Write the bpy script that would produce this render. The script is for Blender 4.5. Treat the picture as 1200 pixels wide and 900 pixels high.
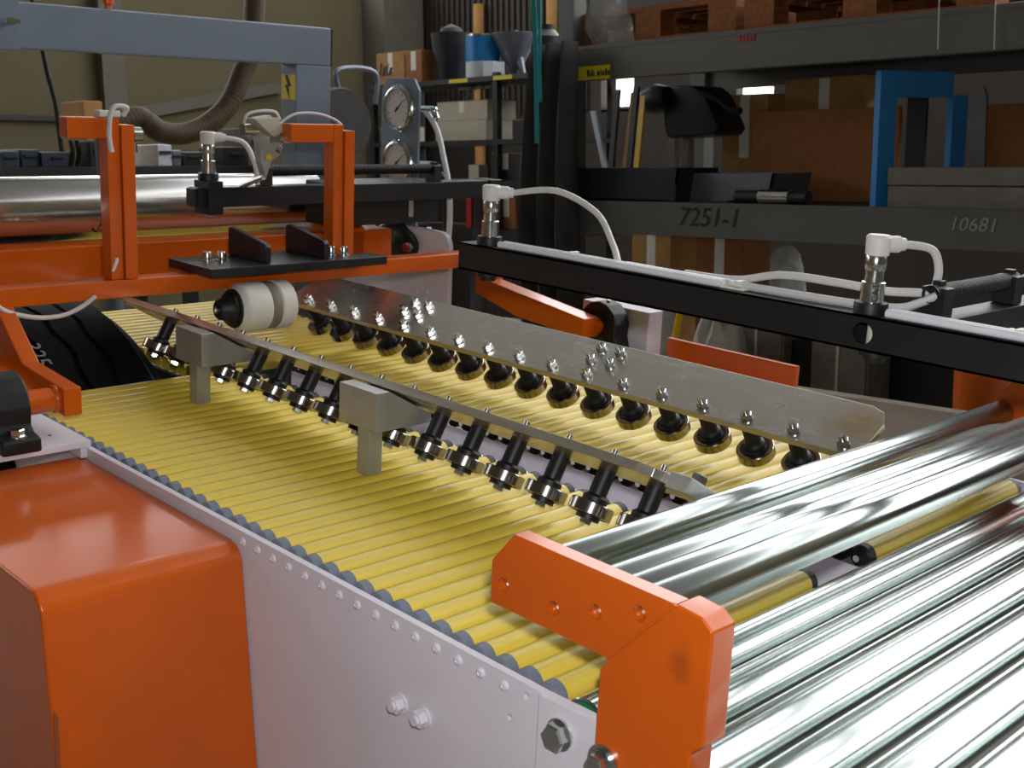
import bpy, bmesh, math, random
from mathutils import Vector, Matrix
random.seed(7)
for o in list(bpy.data.objects): bpy.data.objects.remove(o)
scn = bpy.context.scene
col = scn.collection
rad = math.radians

# ------------------------------------------------------------------ camera
FPX = 1388.35                                    # focal length in pixels of the 1200 x 900 photograph
RM = Matrix(((0.7182567, -0.6942386, 0.0462598), (-0.1341913, -0.2034583, -0.9698440), (0.6827151, 0.6903893, -0.2392961)))      # machine axes -> camera (right, down, forward)
CM = Vector((-0.80405, -0.73923, 1.52462))                                  # camera position in machine axes
TILT = rad(4.5)                                  # the conveyor climbs away from the camera
T3 = Matrix.Rotation(TILT, 3, 'X')
PIV = Vector((0, 0, .95))
def TW(p): return PIV + T3 @ (Vector(p) - PIV)   # machine axes -> hall axes
CW = TW(CM)
RW = RM @ T3.transposed()
cam_d = bpy.data.cameras.new('camera'); cam = bpy.data.objects.new('camera', cam_d); col.objects.link(cam)
cam_d.sensor_width = 36; cam_d.lens = FPX / 1200 * 36; cam_d.clip_end = 200; cam_d.clip_start = .02
r, d, fw = RW[0], RW[1], RW[2]
cam.matrix_world = Matrix(((r[0], -d[0], -fw[0], CW[0]), (r[1], -d[1], -fw[1], CW[1]), (r[2], -d[2], -fw[2], CW[2]), (0, 0, 0, 1)))
cam_d.dof.use_dof = True; cam_d.dof.focus_distance = 1.7; cam_d.dof.aperture_fstop = 14
scn.camera = cam

# ------------------------------------------------------------------ light and exposure
w = bpy.data.worlds.new('world'); scn.world = w; w.use_nodes = True
w.node_tree.nodes['Background'].inputs[0].default_value = (.75, .85, 1, 1)
w.node_tree.nodes['Background'].inputs[1].default_value = .15
scn.view_settings.view_transform = 'Standard'; scn.view_settings.look = 'None'
scn.view_settings.gamma = 1; scn.view_settings.use_curve_mapping = False
scn.view_settings.exposure = 0.0
SKYLIGHT, HIGHWIN, FILL_LAMP, FLASH = 2.4, 4.2, 1.2, 13.0
fl = bpy.data.lights.new('camera_flash', 'AREA'); fl.energy = FLASH; fl.size = .045; fl.color = (.97, .97, 1)
flo = bpy.data.objects.new('camera_flash', fl); col.objects.link(flo)
flo.matrix_world = cam.matrix_world @ Matrix.Translation((.04, .09, -.01))

# ------------------------------------------------------------------ pixel helpers (a pixel is a direction; a plane gives the distance)
def _ray(x, y, M): return M.transposed() @ Vector(((x - 600) / FPX, (y - 450) / FPX, 1))
def mX(x, y, v): q = _ray(x, y, RM); return CM + q * ((v - CM[0]) / q[0])
def mY(x, y, v): q = _ray(x, y, RM); return CM + q * ((v - CM[1]) / q[1])
def mZ(x, y, v): q = _ray(x, y, RM); return CM + q * ((v - CM[2]) / q[2])
def wX(x, y, v): q = _ray(x, y, RW); return CW + q * ((v - CW[0]) / q[0])
def wY(x, y, v): q = _ray(x, y, RW); return CW + q * ((v - CW[1]) / q[1])
def wZ(x, y, v): q = _ray(x, y, RW); return CW + q * ((v - CW[2]) / q[2])

# ------------------------------------------------------------------ materials
def lin(h):
    if isinstance(h, str):
        c = [int(h[i:i + 2], 16) / 255 for i in (0, 2, 4)]
        return tuple(x / 12.92 if x <= .04045 else ((x + .055) / 1.055) ** 2.4 for x in c)
    return h
def pm(name, colr, rough=.5, metal=0, var=.12, scale=25, bump=0, stretch=(1, 1, 1), rvar=.08, coat=0, trans=0, alpha=1, emit=0, spec=.5, ior=1.45):
    m = bpy.data.materials.new(name); m.use_nodes = True; nt = m.node_tree; N = nt.nodes; L = nt.links
    b = N['Principled BSDF']; c = lin(colr)
    tc = N.new('ShaderNodeTexCoord'); mp = N.new('ShaderNodeMapping'); mp.inputs['Scale'].default_value = stretch
    nz = N.new('ShaderNodeTexNoise'); nz.inputs['Scale'].default_value = scale; nz.inputs['Detail'].default_value = 5
    L.new(tc.outputs['Object'], mp.inputs[0]); L.new(mp.outputs[0], nz.inputs['Vector'])
    rp = N.new('ShaderNodeValToRGB'); rp.color_ramp.elements[0].position = .3; rp.color_ramp.elements[1].position = .7
    rp.color_ramp.elements[0].color = (*[x * (1 - var) for x in c], 1); rp.color_ramp.elements[1].color = (*[min(1, x * (1 + var)) for x in c], 1)
    L.new(nz.outputs[0], rp.inputs[0]); L.new(rp.outputs[0], b.inputs['Base Color'])
    mr = N.new('ShaderNodeMapRange'); mr.inputs[3].default_value = max(.02, rough - rvar); mr.inputs[4].default_value = min(1, rough + rvar)
    L.new(nz.outputs[0], mr.inputs[0]); L.new(mr.outputs[0], b.inputs['Roughness'])
    b.inputs['Metallic'].default_value = metal; b.inputs['Coat Weight'].default_value = coat; b.inputs['Coat Roughness'].default_value = .12
    b.inputs['Transmission Weight'].default_value = trans; b.inputs['Alpha'].default_value = alpha; b.inputs['IOR'].default_value = ior
    b.inputs['Specular IOR Level'].default_value = spec
    if bump:
        bp = N.new('ShaderNodeBump'); bp.inputs['Strength'].default_value = bump; bp.inputs['Distance'].default_value = .004
        L.new(nz.outputs[0], bp.inputs['Height']); L.new(bp.outputs[0], b.inputs['Normal'])
    if emit:
        b.inputs['Emission Color'].default_value = (*c, 1); b.inputs['Emission Strength'].default_value = emit
    return m
def stain(base, name, center, radii, colr, strength=.8, soft=.55):
    """a mark with a shape of its own on one part: copy of a paint with an oval patch at a fixed place on it"""
    m = base.copy(); m.name = name; nt = m.node_tree; N, L = nt.nodes, nt.links; b = N['Principled BSDF']
    src = b.inputs['Base Color'].links[0].from_socket
    tc = N.new('ShaderNodeTexCoord'); mp = N.new('ShaderNodeMapping'); mp.vector_type = 'POINT'
    mp.inputs['Location'].default_value = [-c / r_ for c, r_ in zip(center, radii)]; mp.inputs['Scale'].default_value = [1 / r_ for r_ in radii]
    ln = N.new('ShaderNodeVectorMath'); ln.operation = 'LENGTH'; nz = N.new('ShaderNodeTexNoise'); nz.inputs['Scale'].default_value = 60
    ad = N.new('ShaderNodeMath'); ad.operation = 'MULTIPLY_ADD'; ad.inputs[1].default_value = .7; mr = N.new('ShaderNodeMapRange')
    mr.inputs[1].default_value = 1.35; mr.inputs[2].default_value = 1.35 - soft; mr.inputs[3].default_value = 0; mr.inputs[4].default_value = strength
    mx = N.new('ShaderNodeMix'); mx.data_type = 'RGBA'; mx.inputs[7].default_value = (*lin(colr), 1)
    L.new(tc.outputs['Object'], mp.inputs[0]); L.new(mp.outputs[0], ln.inputs[0]); L.new(tc.outputs['Object'], nz.inputs['Vector'])
    L.new(nz.outputs[0], ad.inputs[0]); L.new(ln.outputs['Value'], ad.inputs[2]); L.new(ad.outputs[0], mr.inputs[0]); L.new(mr.outputs[0], mx.inputs[0])
    L.new(src, mx.inputs[6]); L.new(mx.outputs[2], b.inputs['Base Color']); return m
M = {}
M['orange'] = pm('orange_paint', 'C85604', .3, 0, .05, 14, rvar=.05, coat=.3)
M['white'] = pm('white_paint', 'DAD4DC', .42, 0, .03, 10)
M['yellow'] = pm('yellow_plastic', 'DEC348', .33, 0, .07, 12, stretch=(.4, 6, 6), rvar=.08)
M['cap'] = pm('grey_plastic', '6E7684', .5, 0, .12, 60)
M['black'] = pm('black_paint', '16171A', .42, 0, .1, 20, coat=.15)
M['blackrub'] = pm('black_plastic', '121315', .5, 0, .15, 40)
M['alu'] = pm('brushed_aluminium', 'C2BCB2', .26, .8, .04, 18, stretch=(5, .5, 5), rvar=.05)
M['steelbr'] = pm('galvanised_steel', 'B6B8B4', .38, .6, .12, 22, rvar=.1)
M['chrome'] = pm('zinc_plated_tube', 'CAD2D0', .2, 1, .08, 16, stretch=(.35, 2, 2), rvar=.05)
M['bearing'] = pm('polished_bearing_steel', '9C9894', .18, 1, .05, 20, rvar=.03)
M['seal'] = pm('black_bearing_seal', '1B1B1D', .3, .2, .1, 50)
M['bolt'] = pm('zinc_bolt', 'D0D4D2', .2, 1, .1, 90, rvar=.08)
M['greypaint'] = pm('blue_grey_paint', '74808E', .4, 0, .04, 8, coat=.2)
M['drum'] = pm('rolled_steel', 'C4C2C0', .2, 1, .1, 8, stretch=(.4, 5, 5), rvar=.08)
M['nylon'] = pm('white_nylon', 'D9D4CC', .45, 0, .05, 20)
M['nylongrime'] = pm('grimy_nylon', '80766A', .6, 0, .2, 40)
M['rubber'] = pm('tyre_rubber', '0D0E0E', .8, 0, .25, 30, bump=.3, spec=.2)
M['cable'] = pm('white_cable', 'C9C7C4', .45, 0, .04, 40)
M['hosew'] = pm('milky_hose', 'D6DADF', .3, 0, .03, 20)
M['connector'] = pm('white_connector_plastic', 'D5D2CF', .45, 0, .05, 60)
M['tie'] = pm('ivory_plastic', 'DDD9CF', .5, 0, .05, 60)
M['dial'] = pm('gauge_dial', 'D8CFCB', .4, 0, .03, 30)
M['ink'] = pm('black_ink', '101010', .6)
M['chalk'] = pm('chalk_white', '8E908C', .9)
M['pencil'] = pm('faded_marker', '242422', .8)
M['sticker'] = pm('yellow_sticker', 'D8C21A', .45, 0, .05, 20)
M['green'] = pm('green_plastic', '1F7A4C', .4, 0, .08, 30)
M['iron'] = pm('dark_green_cast_iron', '23282A', .45, .1, .15, 50, bump=.15)
M['redcap'] = pm('red_plastic', 'A8201C', .4)
M['rackgrey'] = pm('grey_rack_paint', '585956', .5, .1, .08, 9)
M['wood'] = pm('pallet_wood', '8A5226', .75, 0, .3, 9, stretch=(1, 6, 6), bump=.2)
M['board'] = pm('chipboard', '8F5A2A', .7, 0, .14, 30)
M['card'] = pm('cardboard', 'A67C46', .8, 0, .1, 14)
M['cardwhite'] = pm('white_cardboard', 'B8B0A0', .8, 0, .08, 14)
M['blue'] = pm('blue_painted_frame', '2F7FBF', .45, 0, .06, 10)
M['tinblue'] = pm('blue_tin', '1F78B8', .35, .1, .06, 20)
M['tinwhite'] = pm('white_tin_print', 'C8CBD2', .4, 0, .08, 30)
M['darkmetal'] = pm('dark_sheet_metal', '2C2E31', .5, .4, .15, 14)
M['greymetal'] = pm('grey_sheet_metal', '6E747C', .4, .5, .1, 12)
M['stone'] = pm('grey_beam_coating', '6B6860', .8, 0, .12, 20, bump=.15)
M['teal'] = pm('teal_strap', '189A9C', .5, 0, .06, 20)
M['cloth'] = pm('dark_tarpaulin', '3A3836', .8, 0, .2, 12, bump=.3)
M['plasticwrap'] = pm('clear_plastic_wrap', 'C8CCCC', .25, 0, .1, 12, bump=.8, alpha=.35)
M['hose'] = pm('brown_flexible_hose', '46351F', .65, 0, .12, 20)
M['wall'] = pm('plastered_wall', '5A523C', .9, 0, .12, 1.2, bump=.05)
M['wallpanel'] = pm('corrugated_wall_sheet', '2E2722', .7, .2, .12, 3)
M['concrete'] = pm('concrete_floor', '9A9288', .65, 0, .12, 2.2, bump=.05)
M['roof'] = pm('roof_sheet', '8A8A86', .8, 0, .1, 1.5)
M['column'] = pm('painted_column', '57534A', .7, 0, .1, 6)
M['yellowpole'] = pm('yellow_pole', 'E0B415', .4, 0, .05, 10)
M['bucket'] = pm('orange_bucket_plastic', 'D8650F', .45, 0, .06, 10)
M['bag'] = pm('white_sack', 'B8B4AC', .7, 0, .1, 10, bump=.4)
M['daylight'] = pm('daylit_glazing', (1, 1, 1), .4, emit=HIGHWIN, var=0)
M['skylight'] = pm('daylit_skylight', (.95, .98, 1), .4, emit=SKYLIGHT, var=0)
M['tube'] = pm('fill_lamp_tube', (1, .98, .94), .4, emit=FILL_LAMP, var=0)  # glowing tubes of the added fill lamp
M['glass'] = pm('clear_gauge_glass', (1, 1, 1), .05, alpha=.12, var=0)

# ------------------------------------------------------------------ mesh builder
def frame_of(a):
    a = Vector(a).normalized(); t = Vector((0, 0, 1)) if abs(a.z) < .9 else Vector((1, 0, 0))
    u = a.cross(t).normalized(); return a, u, a.cross(u)
def strokes(mb, o, widths, h, gap, slant=0., depth=.001):
    """worn print too blurred to read: short upright strokes along -Y from o"""
    y = 0
    for k, wd in enumerate(widths):
        if wd > 0:
            hh = h * (1, .72, .9, .6)[k % 4]; a = Vector(o) + Vector((0, -y, -h / 2))
            mb.prism([a, a + Vector((0, -wd, 0)), a + Vector((0, -wd - slant, hh)), a + Vector((0, -slant, hh))], (-depth, 0, 0))
        y += abs(wd) + gap
    return mb
class MB:
    def __init__(s): s.bm = bmesh.new(); s.soft = False
    def merge(s, b2):
        mp = {v: s.bm.verts.new(v.co) for v in b2.verts}
        for f in b2.faces:
            try: s.bm.faces.new([mp[v] for v in f.verts])
            except ValueError: pass
        b2.free(); return s
    def box(s, a, b, bev=0, seg=2, rot=None, piv=None):
        t = bmesh.new(); bmesh.ops.create_cube(t, size=1)
        a, b = Vector(a), Vector(b); c = (a + b) / 2; e = b - a
        for v in t.verts: v.co = Vector((v.co.x * e.x, v.co.y * e.y, v.co.z * e.z)) + c
        if bev: s.soft = True; bmesh.ops.bevel(t, geom=t.edges[:], offset=bev, segments=seg, affect='EDGES', profile=.5)
        if rot is not None:
            p = Vector(piv) if piv is not None else c
            for v in t.verts: v.co = rot @ (v.co - p) + p
        return s.merge(t)
    def prism(s, poly, ext, holes=(), bev=0):
        """poly: 3D points of a planar outline, pushed along ext; holes: further outlines"""
        t = bmesh.new(); ed = []
        for loop in (poly, *holes):
            vs = [t.verts.new(p) for p in loop]
            ed += [t.edges.new((vs[i], vs[(i + 1) % len(vs)])) for i in range(len(vs))]
        if holes: bmesh.ops.triangle_fill(t, use_beauty=True, edges=ed)
        else: bmesh.ops.contextual_create(t, geom=t.edges[:])
        fs = t.faces[:]
        g = bmesh.ops.extrude_face_region(t, geom=fs)
        bmesh.ops.translate(t, verts=[v for v in g['geom'] if isinstance(v, bmesh.types.BMVert)], vec=Vector(ext))
        bmesh.ops.recalc_face_normals(t, faces=t.faces[:])
        if bev and not holes: s.soft = True; bmesh.ops.bevel(t, geom=t.edges[:], offset=bev, segments=2, affect='EDGES', profile=.5)
        return s.merge(t)
    def lathe(s, p0, ax, prof, n=20):
        a, u, v = frame_of(ax); p0 = Vector(p0); rings = []
        for tt, rr in prof:
            c = p0 + a * tt
            if rr <= 1e-6: rings.append([s.bm.verts.new(c)])
            else: rings.append([s.bm.verts.new(c + (u * math.cos(2 * math.pi * k / n) + v * math.sin(2 * math.pi * k / n)) * rr) for k in range(n)])
        for A, B in zip(rings, rings[1:]):
            for k in range(n):
                k2 = (k + 1) % n
                if len(A) == 1 and len(B) == 1: continue
                if len(A) == 1: s.bm.faces.new((A[0], B[k2], B[k]))
                elif len(B) == 1: s.bm.faces.new((A[k], A[k2], B[0]))
                else: s.bm.faces.new((A[k], A[k2], B[k2], B[k]))
        return s
    def cyl(s, p0, p1, r0, r1=None, n=16, bev=0):
        p0, p1 = Vector(p0), Vector(p1); h = (p1 - p0).length; r1 = r0 if r1 is None else r1
        pr = [(0, 0), (0, r0 - bev), (bev, r0), (h - bev, r1), (h, r1 - bev), (h, 0)] if bev else [(0, 0), (0, r0), (h, r1), (h, 0)]
        return s.lathe(p0, p1 - p0, pr, n)
    def hexa(s, p0, ax, rr, h): return s.lathe(p0, ax, [(0, 0), (0, rr), (h * .82, rr), (h, rr * .86), (h, 0)], 6)
    def tube(s, pts, rr, n=8, sub=6, cap=True):
        P = [Vector(p) for p in pts]
        if sub > 1 and len(P) > 2:
            Q = []
            for i in range(len(P) - 1):
                a, b, c, dd = P[max(i - 1, 0)], P[i], P[i + 1], P[min(i + 2, len(P) - 1)]
                for k in range(sub):
                    t = k / sub
                    Q.append(.5 * ((2 * b) + (c - a) * t + (2 * a - 5 * b + 4 * c - dd) * t * t + (3 * b - a - 3 * c + dd) * t ** 3))
            Q.append(P[-1]); P = Q
        rings = []; u = None
        for i, p in enumerate(P):
            tg = (P[min(i + 1, len(P) - 1)] - P[max(i - 1, 0)]).normalized()
            if u is None: u = frame_of(tg)[1]
            u = (u - tg * u.dot(tg)).normalized(); v = tg.cross(u)
            R_ = rr(i / (len(P) - 1)) if callable(rr) else rr
            rings.append([s.bm.verts.new(p + (u * math.cos(2 * math.pi * k / n) + v * math.sin(2 * math.pi * k / n)) * R_) for k in range(n)])
        for A, B in zip(rings, rings[1:]):
            for k in range(n): s.bm.faces.new((A[k], A[(k + 1) % n], B[(k + 1) % n], B[k]))
        if cap: s.bm.faces.new(rings[0]); s.bm.faces.new(rings[-1])
        return s
    def grid(s, fn, nu, nv, closeu=False):
        V = [[s.bm.verts.new(fn(i / nu, j / nv)) for j in range(nv + 1)] for i in range(nu + (0 if closeu else 1))]
        for i in range(nu):
            A, B = V[i], V[(i + 1) % len(V)]
            for j in range(nv): s.bm.faces.new((A[j], B[j], B[j + 1], A[j + 1]))
        return s
    def text(s, body, size, o, ux, uy, depth=.0006):
        cu = bpy.data.curves.new('t', 'FONT'); cu.body = body; cu.size = size; cu.extrude = depth / size * size / 2; cu.align_x = 'CENTER'; cu.align_y = 'CENTER'; cu.resolution_u = 3
        ob = bpy.data.objects.new('t', cu); me = ob.to_mesh()
        ux, uy = Vector(ux).normalized(), Vector(uy).normalized(); uz = ux.cross(uy); o = Vector(o)
        vs = [s.bm.verts.new(o + ux * v.co.x + uy * v.co.y + uz * v.co.z) for v in me.vertices]
        for p in me.polygons:
            try: s.bm.faces.new([vs[i] for i in p.vertices])
            except ValueError: pass
        ob.to_mesh_clear(); bpy.data.objects.remove(ob); bpy.data.curves.remove(cu); return s
WL = {}
def tag(o, label=None, cat=None, group=None, kind=None):
    if label: o['label'] = label
    if cat: o['category'] = cat
    if group: o['group'] = group
    if kind: o['kind'] = kind
    return o
def thing(name, label, cat, at=(0, 0, 0), fr='M', group=None):
    o = bpy.data.objects.new(name, None); o.empty_display_size = .05; col.objects.link(o)
    o.location = TW(at) if fr == 'M' else Vector(at); WL[o] = o.location.copy(); o['fr'] = fr
    del o['fr']; return tag(o, label, cat, group)
def mesh(name, mb, mat, fr='M', smooth=True, ang=35):
    if fr == 'M': bmesh.ops.transform(mb.bm, matrix=T3.to_4x4(), verts=mb.bm.verts)
    bmesh.ops.recalc_face_normals(mb.bm, faces=mb.bm.faces[:])
    me = bpy.data.meshes.new(name); mb.bm.to_mesh(me); mb.bm.free()
    me.materials.append(M[mat] if isinstance(mat, str) else mat)
    if smooth:
        me.polygons.foreach_set('use_smooth', [True] * len(me.polygons)); me.set_sharp_from_angle(angle=rad(ang))
    return me
def place(name, me, parent, at, fr='M'):
    o = bpy.data.objects.new(name, me); col.objects.link(o)
    wl = TW(at) if fr == 'M' else Vector(at); WL[o] = wl
    if parent is not None: o.parent = parent; o.location = wl - WL[parent]
    else: o.location = wl
    return o
def obj(name, mb, mat, parent=None, at=(0, 0, 0), fr='M', smooth=True, ang=35):
    """mesh coordinates are given in machine (M) or hall (W) axes; stored about the parent's base"""
    at = Vector(at)
    if at.length == 0:
        if fr == 'M':
            bmesh.ops.transform(mb.bm, matrix=Matrix.Translation(PIV) @ T3.to_4x4() @ Matrix.Translation(-PIV), verts=mb.bm.verts)
        base = WL[parent] if parent is not None else None
        if base is None:
            n = len(mb.bm.verts); c = sum((v.co for v in mb.bm.verts), Vector()) / n
            base = Vector((c.x, c.y, min(v.co.z for v in mb.bm.verts)))
        bmesh.ops.translate(mb.bm, verts=mb.bm.verts, vec=-base)
        ob = place(name, mesh(name, mb, mat, 'W', smooth, ang), parent, base, 'W')
        if mb.soft: ob.modifiers.new('even_normals', 'WEIGHTED_NORMAL').keep_sharp = True
        return ob
    return place(name, mesh(name, mb, mat, fr, smooth, ang), parent, at, fr)
def struct(name, mb, mat, fr='W', parent=None, smooth=False):
    o = obj(name, mb, mat, parent, fr=fr, smooth=smooth)
    if parent is None: o['kind'] = 'structure'
    return o
def circ(c, r_, n, axis='X'):
    c = Vector(c); out = []
    for k in range(n):
        a = 2 * math.pi * k / n; p, q = r_ * math.cos(a), r_ * math.sin(a)
        out.append(c + {'X': Vector((0, p, q)), 'Y': Vector((p, 0, q)), 'Z': Vector((p, q, 0))}[axis])
    return out

# ------------------------------------------------------------------ the hall
HX0, HX1, HY0, HY1, HH = -5.0, 7.0, -6.0, 8.8, 6.4
struct('floor', MB().box((HX0, HY0, -.12), (HX1, HY1, 0)), 'concrete')
# ceiling with skylight strips (openings filled by glazing)
SK = [(3.5, 4.2), (5.0, 6.9)]
cm = MB(); xs = [HX0] + [v for p in SK for v in p] + [HX1]
for i in range(0, len(xs), 2): cm.box((xs[i], HY0, HH), (xs[i + 1], HY1, HH + .15))
struct('ceiling', cm, 'roof')
for k, (a, b) in enumerate(SK):
    wdw = struct('window_%d' % (k + 3), MB().box((a, HY0, HH + .05), (b, HY1, HH + .09)), 'skylight')
    for q in range(6):
        y = HY0 + 1 + q * 2.2
        struct('glazing_bar', MB().box((a, y, HH), (b, y + .05, HH + .05)), 'roof', parent=wdw)
# walls: the right wall has a strip of high windows and two low lights seen through the rack
wr = MB()
lowa, lowb = wX(718, 130, HX1), wX(722, 108, HX1)
lw = [(wX(742, 150, HX1).y, wX(704, 150, HX1).y), (wX(905, 150, HX1).y, wX(862, 150, HX1).y)]
lz = (wX(720, 128, HX1).z, wX(800, 92, HX1).z + .1)
HZ = (3.0, 6.1)
wr.box((HX1, HY0, 0), (HX1 + .2, HY1, lz[0])); wr.box((HX1, HY0, lz[1]), (HX1 + .2, HY1, HZ[0])); wr.box((HX1, HY0, HZ[1]), (HX1 + .2, HY1, HH))
ys = sorted([HY0, *lw[1], *lw[0], HY1])
for i in range(0, 6, 2): wr.box((HX1, ys[i], lz[0]), (HX1 + .2, ys[i + 1], lz[1]))
wr.box((HX1, HY0, HZ[0]), (HX1 + .2, HY0 + .4, HZ[1])); wr.box((HX1, 6.4, HZ[0]), (HX1 + .2, HY1, HZ[1]))
struct('wall_right', wr, 'wallpanel')
for n, (a, b) in enumerate(lw):
    o = struct('window_%d' % (n + 1), MB().box((HX1 + .09, a, lz[0]), (HX1 + .11, b, lz[1])), 'daylight')
    struct('window_frame', MB().box((HX1, a, lz[0] - .02), (HX1 + .09, b, lz[0] + .02)), 'column', parent=o)
o = struct('window_8', MB().box((HX1 + .09, HY0 + .4, HZ[0]), (HX1 + .11, 6.4, HZ[1])), 'daylight')
for q in range(5):
    y = HY0 + .4 + q * 3.0
    struct('window_frame', MB().box((HX1, y - .04, HZ[0]), (HX1 + .09, y + .04, HZ[1])), 'column', parent=o)
for q in range(90):        # ribs of the sheet cladding
    y = wX(690, 20, HX1).y + q * .075
    if y > HY1 - .05: break
    struct('cladding_rib', MB().box((HX1 - .02, y, 1.9), (HX1, y + .035, HZ[0])), 'wallpanel', parent=bpy.data.objects['wall_right'])
wb = MB()
wb.box((HX0, HY1, 0), (HX1, HY1 + .2, 3.15)); wb.box((HX0, HY1, 5.2), (HX1, HY1 + .2, HH)); wb.box((HX0, HY1, 3.15), (HX0 + .5, HY1 + .2, 5.2)); wb.box((6.4, HY1, 3.15), (HX1, HY1 + .2, 5.2))
struct('wall_back', wb, 'wall')
o = struct('window_9', MB().box((HX0 + .5, HY1 + .09, 3.15), (6.4, HY1 + .11, 5.2)), 'daylight')
for q in range(8):
    x = HX0 + .5 + q * 1.557
    struct('window_frame', MB().box((x - .04, HY1, 3.15), (x + .04, HY1 + .09, 5.2)), 'column', parent=o)
struct('wall_left', MB().box((HX0 - .2, HY0, 0), (HX0, HY1, HH)), 'wall')
struct('wall_front', MB().box((HX0, HY0 - .2, 0), (HX1, HY0, HH)), 'wall')
# wall columns and rails on the back wall
def wallpost(px0, px1, dpt, mat, n):
    a, b = wY(px0, 60, HY1).x, wY(px1, 60, HY1).x
    struct('trim_%d' % n, MB().box((a, HY1 - dpt, 0), (b, HY1, 3.15)), mat)
wallpost(111, 138, .12, 'column', 1); wallpost(425, 470, .35, 'column', 2); wallpost(470, 496, .1, 'wallpanel', 3)
struct('trim_4', MB().box((wY(0, 60, HY1).x - 2, HY1 - .05, wY(60, 142, HY1).z), (wY(128, 60, HY1).x, HY1, wY(60, 136, HY1).z)), 'darkmetal')
a, b = wY(150, 128, HY1 - .06), wY(330, 95, HY1 - .06)
struct('trim_5', MB().prism([a, b, b - Vector((0, 0, .1)), a - Vector((0, 0, .1))], (0, .06, 0)), 'column')
# added fill lamp, unseen behind the camera, shaped as a hanging fluorescent
lp = thing('fill_lamp', 'added unseen fill lamp shaped as a long white fluorescent above the aisle', 'lamp', (-1.9, -1.2, 3.0), 'W')
obj('housing', MB().box((-2.05, -2.1, 3.03), (-1.75, -.3, 3.1), .01), 'white', lp, fr='W')
for dx in (-.08, .08): obj('fill_lamp_tube', MB().cyl((-1.9 + dx, -2.05, 3.0), (-1.9 + dx, -.35, 3.0), .018, n=10), 'tube', lp, fr='W')
for y in (-1.9, -.5): obj('chain', MB().cyl((-1.9, y, 3.1), (-1.9, y, HH), .005, n=6), 'darkmetal', lp, fr='W')

# ------------------------------------------------------------------ yellow roller conveyor (machine axes: X along rollers, Y along the line, Z up)
PITCH, RR, ZT = .035, .0165, .95
cv = thing('roller_conveyor', 'long conveyor bed of yellow rollers in two banks with white side plates', 'conveyor', (.54, .66, -.05))
def zfloor(y): return .95 - (.95 + math.sin(TILT) * y) / math.cos(TILT)
holes = [circ((-.02, .012, .9335), .0045, 10), circ((-.02, .034, .9), .004, 10)]
obj('side_plate', MB().prism([(-.02, -.012, .947), (-.02, -.012, .42), (-.02, 1.34, .42), (-.02, 1.34, .946)], (.009, 0, 0), holes), 'white', cv)
obj('side_plate', MB().box((1.093, -.02, .42), (1.102, 1.34, .945), .002), 'white', cv)
obj('end_plate', MB().prism([(-.028, -.0135, .949), (-.028, -.0135, .45), (-.028, -.16, .45), (-.028, -.16, .948), (-.028, -.12, .953)], (.014, 0, 0)), 'white', cv)
obj('center_rail', MB().box((.487, -.03, .86), (.491, 1.335, .925)).box((.585, -.03, .86), (.589, 1.335, .925)).box((.487, -.03, .86), (.589, 1.335, .864)), 'white', cv)
for (x, y) in ((.0, .15), (.0, 1.2), (1.06, .15), (1.06, 1.2)):
    obj('leg', MB().box((x, y - .03, zfloor(y - .03)), (x + .06, y + .03, .5), .004), 'white', cv)
obj('cross_member', MB().box((0, 1.17, .45), (1.06, 1.23, .5), .004), 'white', cv); obj('cross_member', MB().box((0, .12, .45), (1.06, .18, .5), .004), 'white', cv)
n_r = 39
def roller_meshes(L, ca, cb):
    a = mesh('roller', MB().lathe((0, 0, 0), (1, 0, 0), [(.014, 0), (.014, RR), (L - .014, RR), (L - .014, 0)], 20), 'yellow')
    c = mesh('end_cap', MB().lathe((0, 0, 0), (1, 0, 0), [(-.002, 0), (-.002, RR * .8), (.001, RR * 1.0), (.0138, RR * 1.0), (.0138, 0)], 16), ca)
    d_ = mesh('end_cap', MB().lathe((L, 0, 0), (-1, 0, 0), [(-.002, 0), (-.002, RR * .8), (.001, RR * 1.0), (.0138, RR * 1.0), (.0138, 0)], 16), cb)
    s_ = mesh('axle', MB().cyl((-.012, 0, 0), (0, 0, 0), .005, n=8).cyl((L, 0, 0), (L + .012, 0, 0), .005, n=8), 'bolt')
    return a, c, d_, s_
for x0, L, ca, cb in ((-.006, .478, 'cap', 'blackrub'), (.604, .478, 'blackrub', 'cap')):
    ms = roller_meshes(L, ca, cb)
    for i in range(n_r):
        y = -.004 + i * PITCH
        o = place('roller', ms[0], cv, (x0, y, ZT - RR))
        place('end_cap', ms[1], o, (x0, y, ZT - RR)); place('end_cap', ms[2], o, (x0, y, ZT - RR)); place('axle', ms[3], o, (x0, y, ZT - RR))
rv = mesh('rivet', MB().lathe((0, 0, 0), (-1, 0, 0), [(0, 0), (0, .0062), (.002, .0056), (.0032, .004), (.0034, .0024), (.0024, .0018), (.0024, 0)], 14), 'white')
for i in range(1, 16): place('rivet', rv, cv, (-.02, .008 + i * .0357, .9325))
for px, py in ((470, 824), (497, 840)):
    p = mX(px, py, -.02)
    obj('painted_nut', MB().lathe((-.02, p.y, p.z), (-1, 0, 0), [(0, 0), (0, .0125), (.003, .0125), (.003, 0)], 20).hexa((-.023, p.y, p.z), (-1, 0, 0), .0105, .009).cyl((-.032, p.y, p.z), (-.036, p.y, p.z), .006, n=12), 'white', cv)
p = mX(657, 860, -.028)
bo = obj('hex_bolt', MB().lathe((-.028, p.y, p.z), (-1, 0, 0), [(0, 0), (0, .0165), (.003, .0165), (.003, 0)], 24), 'bolt', cv)
obj('bolt_head', MB().hexa((-.031, p.y, p.z), (-1, 0, 0), .0145, .011), 'chrome', bo)

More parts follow.
